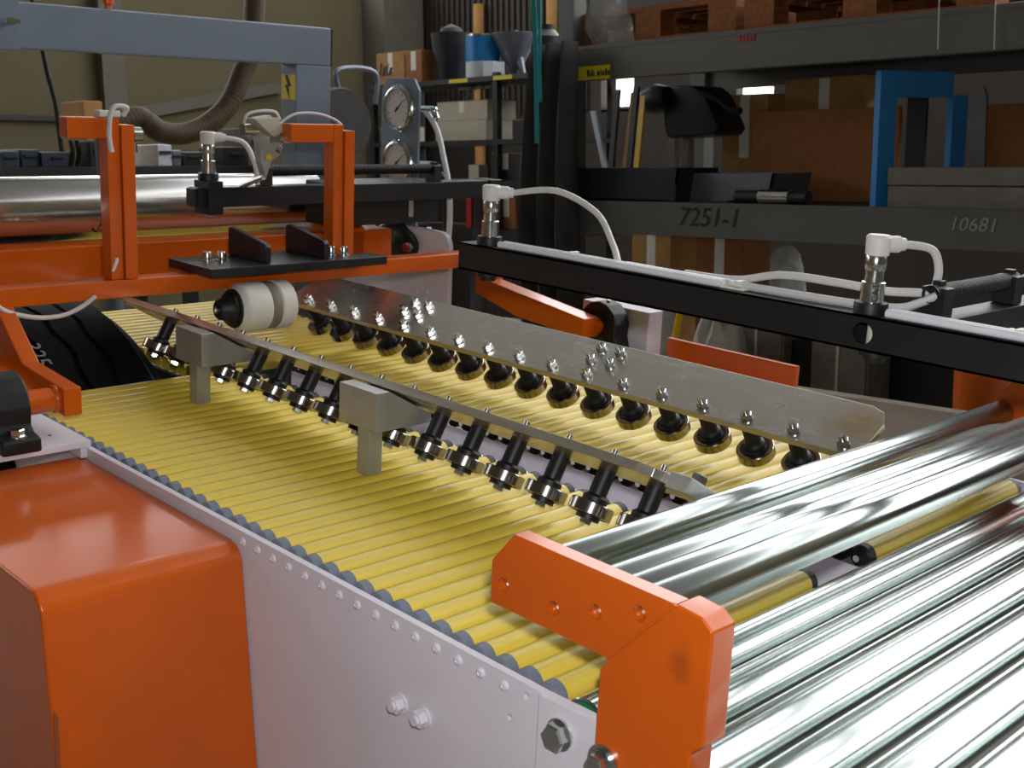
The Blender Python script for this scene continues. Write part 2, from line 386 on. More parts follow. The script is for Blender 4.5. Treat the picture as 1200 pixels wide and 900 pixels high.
# ------------------------------------------------------------------ far infeed bed behind the tyre
iv = thing('infeed_conveyor', 'short yellow roller bed lying behind the black tyre', 'conveyor', (.75, 1.9, -.1))
for x in (.405, .93): obj('side_rail', MB().box((x, 1.44, .72), (x + .01, 2.12, .905)), 'darkmetal', iv)
for (x, y) in ((.41, 1.5), (.41, 2.05), (.935, 1.5), (.935, 2.05)): obj('leg', MB().box((x - .02, y, zfloor(y)), (x + .02, y + .04, .75)), 'white', iv)
ms = mesh('roller', MB().cyl((.0, 0, 0), (.512, 0, 0), RR, n=14), 'yellow')
for i in range(19): place('roller', ms, iv, (.415, 1.46 + i * PITCH, .935 - RR))

# ------------------------------------------------------------------ orange guard with a rounded front edge
gd = thing('guard_cover', 'large orange sheet metal guard box bolted beside the yellow rollers', 'guard', (-.16, .75, 0))
zt, yF, rb = .93, .54, .03
prof = [(1.02, zt)]
for k in range(7):
    a = k / 6 * math.pi / 2; prof.append((yF + rb - rb * math.sin(a), zt - rb + rb * math.cos(a)))
prof += [(yF - .035, .6), (yF - .06, .05), (1.02, -.03)]
obj('shell', MB().prism([(-.0215, y, z) for y, z in prof], (mY(37, 712, .55).x + .028, 0, 0), bev=.004), 'orange', gd, ang=50)
gx = mY(37, 712, .55).x + .007
obj('latch', MB().prism([(gx - .006, .507, .30), (gx - .006, .507, .80), (gx - .006, .494, .80), (gx - .006, .480, .30)], (.012, 0, 0), bev=.002), 'orange', gd)

# ------------------------------------------------------------------ chrome roller tables
def chrome_roller(parent, x0, x1, y, z, r_, plug='green'):
    o = obj('chrome_roller', MB().lathe((x0, y, z), (1, 0, 0), [(.004, r_ * .86), (0, r_ * .88), (0, r_ * .97), (.001, r_), (x1 - x0 - .001, r_), (x1 - x0, r_ * .97), (x1 - x0, r_ * .86), (x1 - x0 - .004, r_ * .86)], 72), 'chrome', parent)
    obj('end_plug', MB().lathe((x0 + .004, y, z), (1, 0, 0), [(0, 0), (0, r_ * .87), (.008, r_ * .87), (.008, 0)], 24).lathe((x1 - .004, y, z), (-1, 0, 0), [(0, 0), (0, r_ * .87), (.008, r_ * .87), (.008, 0)], 24), plug, o)
    obj('axle', MB().cyl((x0 - .012, y, z), (x0 + .004, y, z), .006, n=10).cyl((x1 - .004, y, z), (x1 + .012, y, z), .006, n=10), 'bolt', o)
    return o
rt = thing('outfeed_roller_table', 'row of thick shiny chrome rollers after the end of the yellow bed', 'roller table', (.54, -.3, 0))
for k in range(9): chrome_roller(rt, .0, 1.085, -.052 - .064 * k, .9225, .0275)
for x in (-.03, 1.095): obj('side_rail', MB().box((x, -.64, .80), (x + .012, -.165, .90), .002), 'white', rt)
for (x, y) in ((-.03, -.6), (1.06, -.6), (-.03, -.25), (1.06, -.25)): obj('leg', MB().box((x, y, zfloor(y)), (x + .04, y + .04, .82), .003), 'white', rt)

lb = thing('roller_bracket_frame', 'orange angled bracket frame carrying four slim chrome rollers above the bed', 'roller frame', (.54, -.1, 0))
HP = [mX(*q, -.035) for q in ((589.8, 686), (648.4, 713.7), (697.4, 717.4), (749, 719.4))]
def bx(px, py, x=-.035): return mX(px, py, x)
for x, far in ((-.035, 0), (1.10, 1)):
    arm = [bx(603, 626), bx(577, 656), bx(575, 705), bx(712, 771), bx(702, 786), bx(833, 735), bx(790, 710)]
    arm = [bx(603, 626), bx(577, 656), bx(575, 705), bx(712, 771), bx(792, 708)]
    sh = Vector((x + .035, 0, 0))
    obj('bracket_arm', MB().prism([p + sh for p in arm], (.018, 0, 0), [circ(h + sh, .0078, 16) for h in HP]), 'orange', lb, smooth=False)
    yl, yr = bx(712, 771).y, bx(836, 740).y
    A, Bq, Cq = bx(792, 708) + sh, bx(712, 771) + sh, bx(702, 786) + sh
    top = [A, bx(822, 724) + sh, bx(835, 742) + sh, Vector((x, yr, 1.0)), Vector((x, yr, .985)), Vector((x, yr + .012, .975)), Vector((x, yr + .012, .55)), Vector((x, Cq.y, .55)), Cq, Bq]
    po = obj('bracket_post', MB().prism(top, (.034, 0, 0), bev=.0025), 'orange' if far else stain(M['orange'], 'orange_paint_smudged', TW(mX(797, 778, -.035)) - WL[lb], (.03, .017, .024), '7A340C', .5, .8), lb, ang=50)
    obj('foot', MB().box((x, yr + .012, zfloor(yr)), (x + .034, Cq.y, .56)), 'orange', lb)
    obj('weld_bead', MB().tube([A + Vector((-.0005, 0, 0)), (A + Bq) / 2 + Vector((-.0008, 0, 0)), Bq + Vector((-.0005, 0, 0))], .002, n=6), 'orange', lb)
for h in HP: chrome_roller(lb, -.013, 1.098, h.y, h.z, .0205, 'seal')
p = mX(708, 893, -.035)
bo = obj('hex_bolt', MB().lathe((-.035, p.y, p.z), (-1, 0, 0), [(0, 0), (0, .018), (.003, .018), (.003, 0)], 24).lathe((-.038, p.y, p.z), (-1, 0, 0), [(0, 0), (0, .014), (.003, .014), (.003, 0)], 24), 'bolt', lb)
obj('bolt_head', MB().hexa((-.041, p.y, p.z), (-1, 0, 0), .012, .01), 'chrome', bo)

# ------------------------------------------------------------------ the two bearing guides, tilted plates forming a V
TAU = rad(30); CT, ST = math.cos(TAU), math.sin(TAU)
def guide(name, label, side, y0, y1, ys, clusters, endpiece):
    # side +1: plate on the camera side (upper edge near), -1: far plate
    xe, ze = (.282, 1.094) if side > 0 else (.79, 1.094)
    n = Vector((side * ST, 0, CT)); dn = Vector((side * CT, 0, -ST))      # plate normal (up), direction down the plate
    W_, TH = .109, .0125
    g = thing(name, label, 'bearing guide', (xe, .7, .95))
    E0 = Vector((xe, 0, ze)); ch = .035
    def on(u, y, h=0): q = E0 + dn * u + n * h; return Vector((q.x, y, q.z))
    poly = [on(0, y0 + ch), on(.008, y0 + .012), on(.03, y0), on(W_, y0), on(W_, y1), on(0, y1)]
    obj('plate', MB().prism(poly, -n * TH, bev=.0012), 'alu' if side > 0 else stain(M['alu'], 'aluminium_with_brown_residue', TW(on(.045, y0 + .03)) - WL[g], (.06, .075, .06), 'A8863C', .65, .9), g)
    u0 = W_ - .017; o0 = Vector((0, 0, 0))
    L = .055; rb_, tb = .0305, .017
    sp = mesh('spindle', MB().lathe(o0, -n, [(TH, 0), (TH, .0125), (TH + L - tb / 2 - .012, .0125), (TH + L - tb / 2 - .008, .0175), (TH + L - tb / 2 - .0005, .0175), (TH + L - tb / 2 - .0005, 0)], 18), 'blackrub')
    b0 = TH + L - tb / 2
    be = mesh('bearing', MB().lathe(o0, -n, [(b0, .0245), (b0, rb_ - .0012), (b0 + .0012, rb_), (b0 + tb - .0012, rb_), (b0 + tb, rb_ - .0012), (b0 + tb, .0245)], 40), 'bearing')
    se = mesh('seal', MB().lathe(o0, -n, [(b0 + .001, .010), (b0 + .001, .016), (b0 + .0004, .017), (b0 + .0012, .018), (b0 + .001, .0246), (b0 + tb - .001, .0246), (b0 + tb - .001, .01)], 28), 'seal')
    wa = mesh('washer', MB().lathe(o0, -n, [(b0 + tb - .001, 0), (b0 + tb - .001, .0165), (b0 + tb + .006, .0165), (b0 + tb + .006, 0)], 20), 'blackrub')
    bh = mesh('bolt_head', MB().hexa(-n * (b0 + tb + .006), -n, .0085, .007), 'bolt')
    nu = mesh('nut', MB().lathe(o0, n, [(0, 0), (0, .0115), (.002, .0115), (.002, 0)], 18).hexa(n * .002, n, .0098, .009).cyl(n * .011, n * .019, .0048, n=12), 'bolt')
    for y in ys:
        p = on(u0, y)
        s_ = place('spindle', sp, g, p)
        place('bearing', be, s_, p); place('seal', se, s_, p); place('washer', wa, s_, p); place('bolt_head', bh, s_, p); place('nut', nu, s_, p)
    for c in clusters:
        for du, dy in ((.054, .022), (.054, -.022), (.086, .022), (.086, -.022)): place('nut', nu, g, on(W_ - du, c + dy))
    if endpiece:
        q = on(.055, y0 - .001, -TH / 2)
        obj('end_block', MB().box(q + Vector((-.035, -.034, -.011)), q + Vector((.03, .0, .011)), .003, rot=Matrix.Rotation(side * TAU, 3, 'Y'), piv=q), 'steelbr', g)
        obj('clamp_screw', MB().hexa(on(.06, y0 - .018, .004), n, .011, .012).cyl(on(.085, y0 - .018, -.006), on(.10, y0 - .028, -.006), .006, n=10), 'bolt', g)
    return g
guide('bearing_guide', 'tilted aluminium bar with a row of black spindles and bearings, carried on steel brackets', 1, .10, 1.50, [.16 + .0845 * k for k in range(16)], [], True)
guide('bearing_guide', 'wide flat aluminium plate with zinc nuts over a row of bearings, rounded at its end', -1, .068, 1.52, [.100 + .0845 * k for k in range(17)], [.605, 1.13], False)
# steel stands of the near guide
for y, lab in ((.633, 'square steel stand holding the bearing bar halfway along the yellow rollers'), (1.136, 'square steel stand holding the bearing bar beside the tyre')):
    s = thing('guide_stand', lab, 'stand', (.26, y, .95))
    pr = [(.243, y - .03, 1.022), (.243, y - .03, 1.083), (.268, y - .03, 1.083), (.352, y - .03, 1.0355), (.352, y - .03, 1.022)]
    obj('head_block', MB().prism(pr, (0, .092, 0), bev=.0015), 'steelbr', s)
    obj('leg', MB().box((.243, y - .013, .9505), (.27, y + .014, 1.0225), .0015), 'steelbr', s)

# ------------------------------------------------------------------ tyre behind the bed
ty = thing('truck_tyre', 'black truck tyre with zigzag grooved tread behind the yellow rollers', 'tyre', (.12, 1.74, -.12))
TC = Vector((0, 1.71, .48)); TR = .575
def tp(x, rr_, a): return Vector((x, TC.y - rr_ * math.cos(a), TC.z + rr_ * math.sin(a)))
prof = [(-.035, .30), (-.055, .42), (-.05, .50), (-.03, .545), (.0, .559), (.28, .559), (.32, .545), (.345, .50), (.35, .42), (.33, .30), (.2, .28), (.05, .28), (-.035, .30)]
obj('carcass', MB().grid(lambda u, v: tp(prof[round(v * 12)][0], prof[round(v * 12)][1], u * 2 * math.pi), 96, 12, True), 'rubber', ty)
edges = [-.02, .038, .098, .158, .218, .285]
def zig(k, a): return edges[k] + (.006 * (2 / math.pi) * math.asin(math.sin(a * 26 + k * 1.3)) if 0 < k < 5 else 0)
for k in range(5):
    g0 = .005 if k else 0; g1 = .005 if k < 4 else 0
    pf = lambda a, k=k, g0=g0, g1=g1: [(zig(k, a) + g0, .556), (zig(k, a) + g0 + .001, TR), (zig(k + 1, a) - g1 - .001, TR), (zig(k + 1, a) - g1, .556)]
    obj('tread_rib', MB().grid(lambda u, v, pf=pf: tp(*pf(u * 2 * math.pi)[round(v * 3)], u * 2 * math.pi), 160, 3, True), 'rubber', ty)
a0 = rad(64)
rd = tp(0, 1, a0) - tp(0, 0, a0); tg = -Vector((0, rd.z, -rd.y))
obj('chalk_marking', MB().text('325', .05, tp(.092, TR + .0006, a0), tg, Vector((1, 0, 0))), 'chalk', ty)
obj('green_mark_line', MB().grid(lambda u, v: tp(.292 + .004 * v, .5595, rad(40 + 60 * u)), 24, 1), 'green', ty)

# ------------------------------------------------------------------ orange swing frame with cross bar, arms and posts
sf = thing('swing_frame', 'orange welded swing frame with a cross bar over the conveyor and two upright posts', 'machine frame', (.54, 1.3, 1.1))
obj('cross_bar', MB().box((-.12, 1.3, 1.122), (1.17, 1.345, 1.156), .003), 'orange', sf)
obj('swing_arm', MB().prism([(-.037, 1.345, 1.125), (-.037, 1.345, 1.06), (-.037, 1.20, 1.0), (-.037, 1.042, .99), (-.037, 1.042, 1.036), (-.037, 1.20, 1.046), (-.037, 1.3, 1.125)], (.03, 0, 0), bev=.003), 'orange', sf)
obj('swing_arm', MB().prism([(1.115, 1.345, 1.125), (1.115, 1.345, 1.05), (1.115, 1.2, 1.015), (1.115, .985, 1.0), (1.115, .985, 1.045), (1.115, 1.3, 1.085), (1.115, 1.3, 1.125)], (.05, 0, 0), bev=.003), 'orange', sf)
obj('arm_gusset', MB().prism([(-.075, 1.12, 1.01), (-.075, 1.28, 1.045), (-.037, 1.28, 1.045), (-.037, 1.12, 1.01)], (0, 0, .006)), 'orange', sf)
obj('pivot_shaft', MB().cyl((-.22, 1.072, 1.014), (-.037, 1.072, 1.014), .02, n=24).lathe((-.037, 1.072, 1.014), (-1, 0, 0), [(0, .0225), (.004, .0235), (.008, .0215)], 20), 'orange', sf)
obj('pivot_shaft', MB().cyl((1.165, 1.0, 1.022), (1.27, 1.0, 1.022), .02, n=24), 'orange', sf)
def post(x, zt_, arm, depth=.04):
    p = obj('post', MB().box((x, 1.305, 1.1565), (x + .024, 1.34, zt_), .0015), 'orange', sf)
    obj('post_flange', MB().box((x + .0255, 1.30, 1.1565), (x + .05, 1.335, zt_ - .012), .0015), 'orange', p)
    obj('post_arm', MB().box((x - arm, 1.305, zt_ - .037), (x + .0, 1.34, zt_), .003), 'orange', p)
pL = mY(131, 322, 1.305); post(pL.x, mY(140, 138, 1.305).z, .072)
pR = mY(390, 300, 1.305); post(pR.x, mY(400, 146, 1.305).z, .105)

# pillow blocks
def pillow(name, label, x, y, z, base, w=.05, hl_=.105):
    p = thing(name, label, 'bearing', (x, y, base))
    out = [(y - hl_, base), (y - hl_, base + .022), (y - .062, base + .026)]
    for k in range(9):
        a = rad(200 - k * 27.5); out.append((y + .056 * math.cos(a), z + .056 * math.sin(a)))
    out += [(y + .062, base + .026), (y + hl_, base + .022), (y + hl_, base)]
    obj('housing', MB().prism([(x, a, b) for a, b in out], (w, 0, 0), bev=.004), 'blackrub', p, ang=45)
    obj('bearing_ring', MB().lathe((x - .002, y, z), (1, 0, 0), [(0, .022), (0, .036), (w + .004, .036), (w + .004, .022)], 28), 'seal', p)
    for s in (-1, 1):
        b = obj('bolt', MB().lathe((x + w / 2, y + s * (hl_ - .022), base + .0225), (0, 0, 1), [(0, 0), (0, .015), (.003, .015), (.003, 0)], 18), 'bolt', p)
        obj('bolt_head', MB().hexa((x + w / 2, y + s * (hl_ - .022), base + .0255), (0, 0, 1), .012, .01), 'bolt', b)
    return p
mp_ = thing('mounting_plate', 'flat white plate under the black bearing block beside the guard', 'plate', (-.1, 1.1, .93))
obj('top', MB().box((-.245, 1.0, .948), (-.014, 1.24, .959), .0015), 'white', mp_)
obj('side_lip', MB().box((-.032, 1.0, .9315), (-.0205, 1.24, .948), .001), 'white', mp_)
obj('screw_hole', MB().cyl((-.055, 1.06, .9588), (-.055, 1.06, .9594), .0035, n=10), 'ink', mp_)
pillow('pillow_block', 'black cast pillow block bearing bolted to the white plate by the guard', -.158, 1.072, 1.014, .9595, .06, .088)
pb = pillow('pillow_block', 'black bearing block with brass grease nipple at the end of the swing arm', 1.175, 1.0, 1.022, .945, .05)
obj('grease_nipple', MB().cyl((1.2, .995, 1.066), (1.2, .99, 1.08), .004, n=8), pm('brass', 'B08A3A', .25, 1), pb)
ab = thing('support_block', 'white painted angle block behind the swing arm bearing', 'bracket', (1.27, .98, .93))
obj('block', MB().box((1.235, .90, .93), (1.285, 1.10, 1.062), .003), 'white', ab)
obj('foot', MB().box((1.17, .89, .93), (1.2875, 1.10, .944), .002), 'white', ab)
obj('bolt', MB().hexa((1.215, .897, .944), (0, 0, 1), .01, .014), 'bolt', ab)
sb = thing('side_beam', 'orange rectangular beam running along the far side of the conveyor', 'beam', (1.2, .7, .93))
obj('beam', MB().box((1.12, .52, .868), (1.30, 1.45, .93), .003), 'orange', sb)
obj('upright_plate', MB().box((1.288, .545, .9305), (1.3, .885, 1.003), .002), 'orange', sb)
for y in (.6, 1.35): obj('leg', MB().box((1.18, y, zfloor(y)), (1.24, y + .06, .868)), 'orange', sb)

# black fin bracket on the cross bar
fb = thing('fin_bracket', 'black steel base plate with two upright fins and socket screws on the orange bar', 'bracket', (.57, 1.3, 1.157))
x0, x1 = mZ(250, 322, 1.165).x, mZ(430, 300, 1.165).x
obj('base_plate', MB().prism([(x0, 1.235, 1.1565), (x1, 1.235, 1.1565), (x1, 1.297, 1.1565), (pR.x - .006, 1.297, 1.1565), (pR.x - .006, 1.40, 1.1565), (x0, 1.40, 1.1565)], (0, 0, .0175), bev=.0015), 'black', fb)
for px in (310, 378):
    q = mY(px, 300, 1.26).x
    obj('fin', MB().prism([(q, 1.255, 1.1745), (q, 1.255, 1.205), (q, 1.26, 1.212), (q, 1.385, 1.232), (q, 1.395, 1.228), (q, 1.395, 1.1745)], (.012, 0, 0), bev=.0015), 'black', fb)
for px, py in ((243, 305), (260, 305), (388, 298), (403, 298)):
    q = mZ(px, py, 1.175)
    b = obj('socket_screw', MB().lathe((q.x, q.y, 1.174), (0, 0, 1), [(0, 0), (0, .013), (.002, .013), (.002, 0)], 18), 'bolt', fb)
    obj('screw_head', MB().lathe((q.x, q.y, 1.176), (0, 0, 1), [(0, 0), (0, .0085), (.015, .0085), (.016, .008), (.016, .005), (.010, .0045), (.010, 0)], 16), 'bolt', b)

# white grooved wheel
wh = thing('nylon_roller', 'white nylon grooved wheel with black hub hanging under the orange bar', 'wheel', (.46, 1.27, 1.03))
wx, wy, wz = .405, 1.27, 1.088
obj('wheel_body', MB().lathe((wx, wy, wz), (1, 0, 0), [(0, 0), (0, .036), (.01, .047), (.016, .049), (.062, .049), (.064, .0465), (.088, .0465), (.09, .049), (.118, .049), (.122, .046), (.122, 0)], 44), 'nylon', wh)
obj('groove_band', MB().lathe((wx, wy, wz), (1, 0, 0), [(.065, .0466), (.066, .0473), (.086, .0473), (.087, .0466)], 44), 'nylongrime', wh)
obj('hub', MB().lathe((wx, wy, wz), (-1, 0, 0), [(-.002, .039), (.002, .038), (.004, .034), (.008, .034), (.02, .022), (.03, .02), (.033, .017), (.033, 0)], 28), 'blackrub', wh)
obj('axle_screw', MB().lathe((wx - .033, wy, wz), (-1, 0, 0), [(0, 0), (0, .0075), (.005, .0075), (.005, .004), (.002, .004), (.002, 0)], 14), 'bolt', wh)
obj('hanger', MB().box((wx + .124, wy - .02, wz - .02), (wx + .134, 1.33, 1.1215), .002), 'darkmetal', wh)
obj('axle', MB().cyl((wx, wy, wz), (wx + .14, wy, wz), .009, n=12), 'bolt', wh)

# ------------------------------------------------------------------ drum and its orange frame
df = thing('drum_frame', 'orange box beam frame under the polished steel drum', 'machine frame', (.5, 1.65, 1.1))
obj('box_beam', MB().box((-.35, 1.56, 1.10), (1.03, 1.65, 1.184), .004), 'orange', df)
obj('end_arm', MB().prism([(.905, 1.56, 1.12), (.905, 1.56, 1.19), (.905, 1.72, 1.25), (.905, 1.74, 1.2), (.905, 1.7, 1.12)], (.04, 0, 0), bev=.003), 'orange', df)
obj('end_arm', MB().prism([(-.35, 1.56, 1.12), (-.35, 1.56, 1.19), (-.35, 1.72, 1.25), (-.35, 1.74, 1.2), (-.35, 1.7, 1.12)], (.04, 0, 0), bev=.003), 'orange', df)
obj('pivot_shaft', MB().cyl((.95, 1.745, 1.128), (1.14, 1.745, 1.128), .02, n=24).box((.95, 1.64, 1.108), (.99, 1.75, 1.148)), 'orange', df)
dr = thing('steel_drum', 'polished steel drum lying across the machine above an orange beam', 'drum', (.3, 1.70, 1.19))
obj('shell', MB().lathe((-.3, 1.70, 1.243), (1, 0, 0), [(0, .05), (0, .068), (1.185, .068), (1.185, .055), (1.16, .055), (1.16, 0)], 64), 'drum', dr)
q = mY(129, 240, 1.65).x
obj('seam_band', MB().lathe((q, 1.70, 1.243), (1, 0, 0), [(0, .0682), (.0, .0686), (.003, .0686), (.003, .0682)], 48), 'ink', dr)
obj('end_disc', MB().lathe((.86, 1.70, 1.243), (1, 0, 0), [(0, 0), (0, .0495), (.005, .0495), (.005, 0)], 32), 'darkmetal', dr)
obj('journal', MB().cyl((.865, 1.70, 1.243), (.93, 1.70, 1.243), .014, n=16).cyl((-.33, 1.70, 1.243), (-.3, 1.70, 1.243), .014, n=16), 'bolt', dr)
qm = mY(113, 262, 1.645)
tri = [(-.012, -.012), (.006, .018), (.004, -.002), (.012, .004), (.0, -.02)]
obj('pen_mark', MB().prism([(qm.x + a, 1.70 - math.sqrt(.0683 ** 2 - (qm.z + b - 1.243) ** 2) if abs(qm.z + b - 1.243) < .068 else 1.645, qm.z + b) for a, b in tri], (0, -.0008, 0)), 'ink', dr, smooth=False)

# white side plate and flange bearing at the far end of the drum
sp_ = thing('side_panel', 'white rounded machine side panel behind the drum with small holes', 'panel', (1.2, 1.75, .95))
pts = []
yr, yl2, z0, z1, rc = 1.54, 2.25, .90, 1.166, .04
pts += [(1.2, yl2, z0), (1.2, yl2, z1)]
for k in range(7): a = k / 6 * math.pi / 2; pts.append((1.2, yr + rc - rc * math.sin(a), z1 - rc + rc * math.cos(a)))
pts += [(1.2, yr, z0)]
hl = [circ(mX(px, py, 1.2), .004, 8) for px, py in ((500, 268), (489, 271), (489, 342), (501, 342))]
obj('sheet', MB().prism(pts, (.014, 0, 0), hl), 'white', sp_, smooth=False)
obj('leg', MB().box((1.2, 1.9, zfloor(1.9)), (1.25, 2.0, .9)), 'white', sp_)
fbz = thing('flange_bearing', 'dark green cast flange bearing with silver bolt on the white panel', 'bearing', (1.19, 1.68, 1.1))
cy, cz = 1.745, 1.128
out = []
for k in range(24):
    a = 2 * math.pi * k / 24; rr_ = .05 + .042 * max(0, math.cos(a - rad(190))) ** 6 + .042 * max(0, math.cos(a - rad(10))) ** 6
    out.append((1.199, cy + rr_ * math.cos(a), cz + rr_ * math.sin(a)))
obj('flange', MB().prism(out, (-.02, 0, 0), bev=.004), 'iron', fbz)
obj('housing', MB().lathe((1.182, cy, cz), (-1, 0, 0), [(0, .048), (.012, .044), (.03, .042), (.034, .038), (.034, .026), (.028, .024), (.028, 0)], 28), 'iron', fbz)
b = obj('hex_bolt', MB().hexa((1.179, cy - .074, cz - .012), (-1, 0, 0), .013, .012), 'bolt', fbz)
obj('plastic_cap', MB().cyl((1.167, cy - .074, cz - .012), (1.16, cy - .074, cz - .012), .011, n=14), 'redcap', b)

# ------------------------------------------------------------------ sensors
def sensor(name, label, x, y, zb, out, cab, text=False):
    """cylindrical laser sensor standing in a black collar at height zb with an angled plug"""
    s = thing(name, label, 'sensor', (x, y, zb))
    obj('collar', MB().lathe((x, y, zb + .0005), (0, 0, 1), [(0, 0), (0, .021), (.013, .021), (.014, .0205), (.014, 0)], 28), 'blackrub', s)
    obj('body', MB().lathe((x, y, zb + .0145), (0, 0, 1), [(0, 0), (0, .0148), (.025, .0148), (.026, .012), (.040, .0115), (.040, 0)], 28), 'bolt', s)
    obj('coupling_nut', MB().lathe((x, y, zb + .0545), (0, 0, 1), [(0, 0), (0, .0125), (.003, .0135), (.016, .0135), (.019, .012), (.019, 0)], 18), 'bolt', s)
    o = Vector(out).normalized()
    pl = obj('angled_plug', MB().lathe((x, y, zb + .0735), (0, 0, 1), [(0, 0), (0, .0145), (.022, .0155), (.025, .013), (.025, 0)], 24).lathe(Vector((x, y, zb + .087)), o, [(0, 0), (0, .0105), (.028, .0105), (.029, .0085), (.036, .008), (.036, 0)], 18), 'connector', s)
    if text:
        vw = Vector((-.73, -.68, 0)).normalized(); ux = Vector((0, 0, 1))
        obj('lettering', MB().text('CAT', .012, Vector((x, y, zb + .028)) + vw * .0151, ux, vw.cross(ux) * 1), 'ink', s)
    st = Vector((x, y, zb + .087)) + o * .034
    obj('cable', MB().tube([st] + [Vector(c) for c in cab], .0052, n=10), 'cable', s)
    return s
# long black sensor beam
BXC, BW = .545, .044
be_ = thing('sensor_beam', 'long black square tube carrying laser sensors above the bearing plate', 'beam', (BXC, .2, 1.23))
def bz(y): return 1.231 + .0 * y
ya, yb = .745, -.42
zt_, zb_ = 1.276, 1.231
xa, xb = BXC - BW / 2, BXC + BW / 2
hc = mX(1010, 397, xa)
obj('tube', MB().prism([(xa, ya, zb_), (xa, ya, zt_), (xa, yb, zt_), (xa, yb, zb_)], (.003, 0, 0), [circ((xa, hc.y, (zt_ + zb_) / 2), .0135, 24)])
    .box((xa, yb, zt_ - .003), (xb, ya, zt_)).box((xa, yb, zb_), (xb, ya, zb_ + .003)).box((xb - .003, yb, zb_), (xb, ya, zt_)), 'black', be_, smooth=False)
obj('sensor_barrel', MB().cyl((xa + .0185, hc.y - .0095, zb_ + .0035), (xa + .0185, hc.y - .0095, zt_ - .0035), .0125, n=24), 'nylon', be_)
for yy in (hc.y - .008, .694):
    c = obj('lock_nut', MB().lathe((BXC, yy, zb_ - .0005), (0, 0, -1), [(0, 0), (0, .02), (.006, .02), (.006, .014), (.014, .013), (.014, .008), (.010, 0)], 24), 'blackrub', be_)
obj('cross_tube', MB().box((xb, hc.y - .072, zb_), (1.45, hc.y - .030, zt_ - .002), .002), 'black', be_)
obj('standing_leg', MB().box((1.40, hc.y - .074, zfloor(-.1)), (1.445, hc.y - .028, zb_ - .001), .002), 'black', be_)
for yy in (.511, .198, -.188):
    t = obj('cable_tie_mount', MB().box((BXC - .013, yy - .022, zt_ + .0003), (BXC + .013, yy + .022, zt_ + .004), .0015), 'tie', be_)
    obj('cable_tie', MB().box((BXC - .010, yy - .012, zt_ + .0045), (BXC + .010, yy - .004, zt_ + .013), .0012).box((BXC - .007, yy + .001, zt_ + .0045), (BXC + .008, yy + .007, zt_ + .011), .001), 'tie', t)
zc = zt_ + .006
sensor('laser_sensor', 'silver laser sensor with white angled plug at the free end of the black beam', BXC, .694, zt_, (.75, -.66, .0),
       [(.60, .60, 1.372), (.61, .52, 1.345), (.585, .46, 1.305), (.555, .42, zc)])
sy = hc.y + .005
sensor('laser_sensor', 'silver laser sensor with white angled plug near the chrome rollers', BXC, sy, zt_, (.85, -.5, .0),
       [(.605, sy - .04, 1.358), (.615, sy - .048, 1.335), (.604, sy - .052, 1.308)], True)
cc0 = hc.y - .051
ca = thing('cable_run', 'pale grey cables looping along the top of the black beam', 'cable', (BXC, .15, zt_))
obj('cable', MB().tube([(.565, .30, zc), (.56, .21, zc + .004), (.565, .14, 1.302), (.572, .06, 1.303), (.585, -.0, 1.300), (.594, -.04, 1.303), (.60, cc0, 1.305)], .0055, n=10), 'cable', ca)
obj('cable', MB().tube([(.545, .24, zc), (.55, .10, zc), (.56, .02, zc), (.572, -.03, zc + .002), (.585, -.05, 1.292), (.595, cc0 - .004, 1.303)], .0055, n=10), 'cable', ca)
obj('cable', MB().tube([(.552, .40, zc), (.55, .26, zc), (.552, .12, zc), (.556, .05, zc)], .005, n=10), 'cable', ca)
for xx in (xa + .008, xa + .0195):
    obj('cable', MB().tube([(xx, .655, zc), (xx, .45, zc + .0003), (xx, .24, zc), (xx + .004, .215, zc)], .0055, n=10), 'hosew', ca)
    obj('cable', MB().tube([(xx, sy - .03, zc), (xx, -.12, zc), (xx, -.25, zc), (xx, -.40, zc)], .0055, n=10), 'hosew', ca)
def conduit(label, p0, p1, clampdir, zbase):
    c = thing('cable_conduit', label, 'conduit', (Vector(p0) + Vector(p1)) / 2)
    p0, p1 = Vector(p0), Vector(p1); L = (p1 - p0).length; prof = [(0, .010)]
    n = int(L / .006)
    for i in range(n):
        t = L * i / n; prof += [(t, .0115), (t + .0028, .0115), (t + .0032, .0098), (t + .0058, .0098)]
    prof += [(L, .0115), (L, .008), (L - .01, .008)]
    obj('corrugated_tube', MB().lathe(p0, p1 - p0, prof, 14), 'blackrub', c)
    for t in (.02, L - .02):
        q = p0 + (p1 - p0).normalized() * t; hx = Vector(clampdir)
        e = Vector((.012, .017, 0)) if abs(hx.x) > .5 else Vector((.017, .012, 0))
        k = obj('clamp', MB().box(q - e - Vector((0, 0, q.z - zbase)), q + e + Vector((0, 0, .008)), .002), 'blackrub', c)
        obj('clamp_ear', MB().box(q + Vector((-.006, -.006, .008)), q + Vector((.008, .006, .016)), .001), 'blackrub', k)
    return c
cc = hc.y - .051
conduit('black corrugated conduit clamped on the cross tube beside the laser sensor', (.585, cc, 1.305), (.83, cc, 1.305), (1, 0, 0), zt_ - .0015)
obj('lead_wire', MB().tube([(.83, cc, 1.305), (.88, cc, 1.305), (.91, cc - .02, 1.285), (.92, cc - .05, 1.25)], .004, n=8), 'blackrub', bpy.data.objects['cable_conduit'])

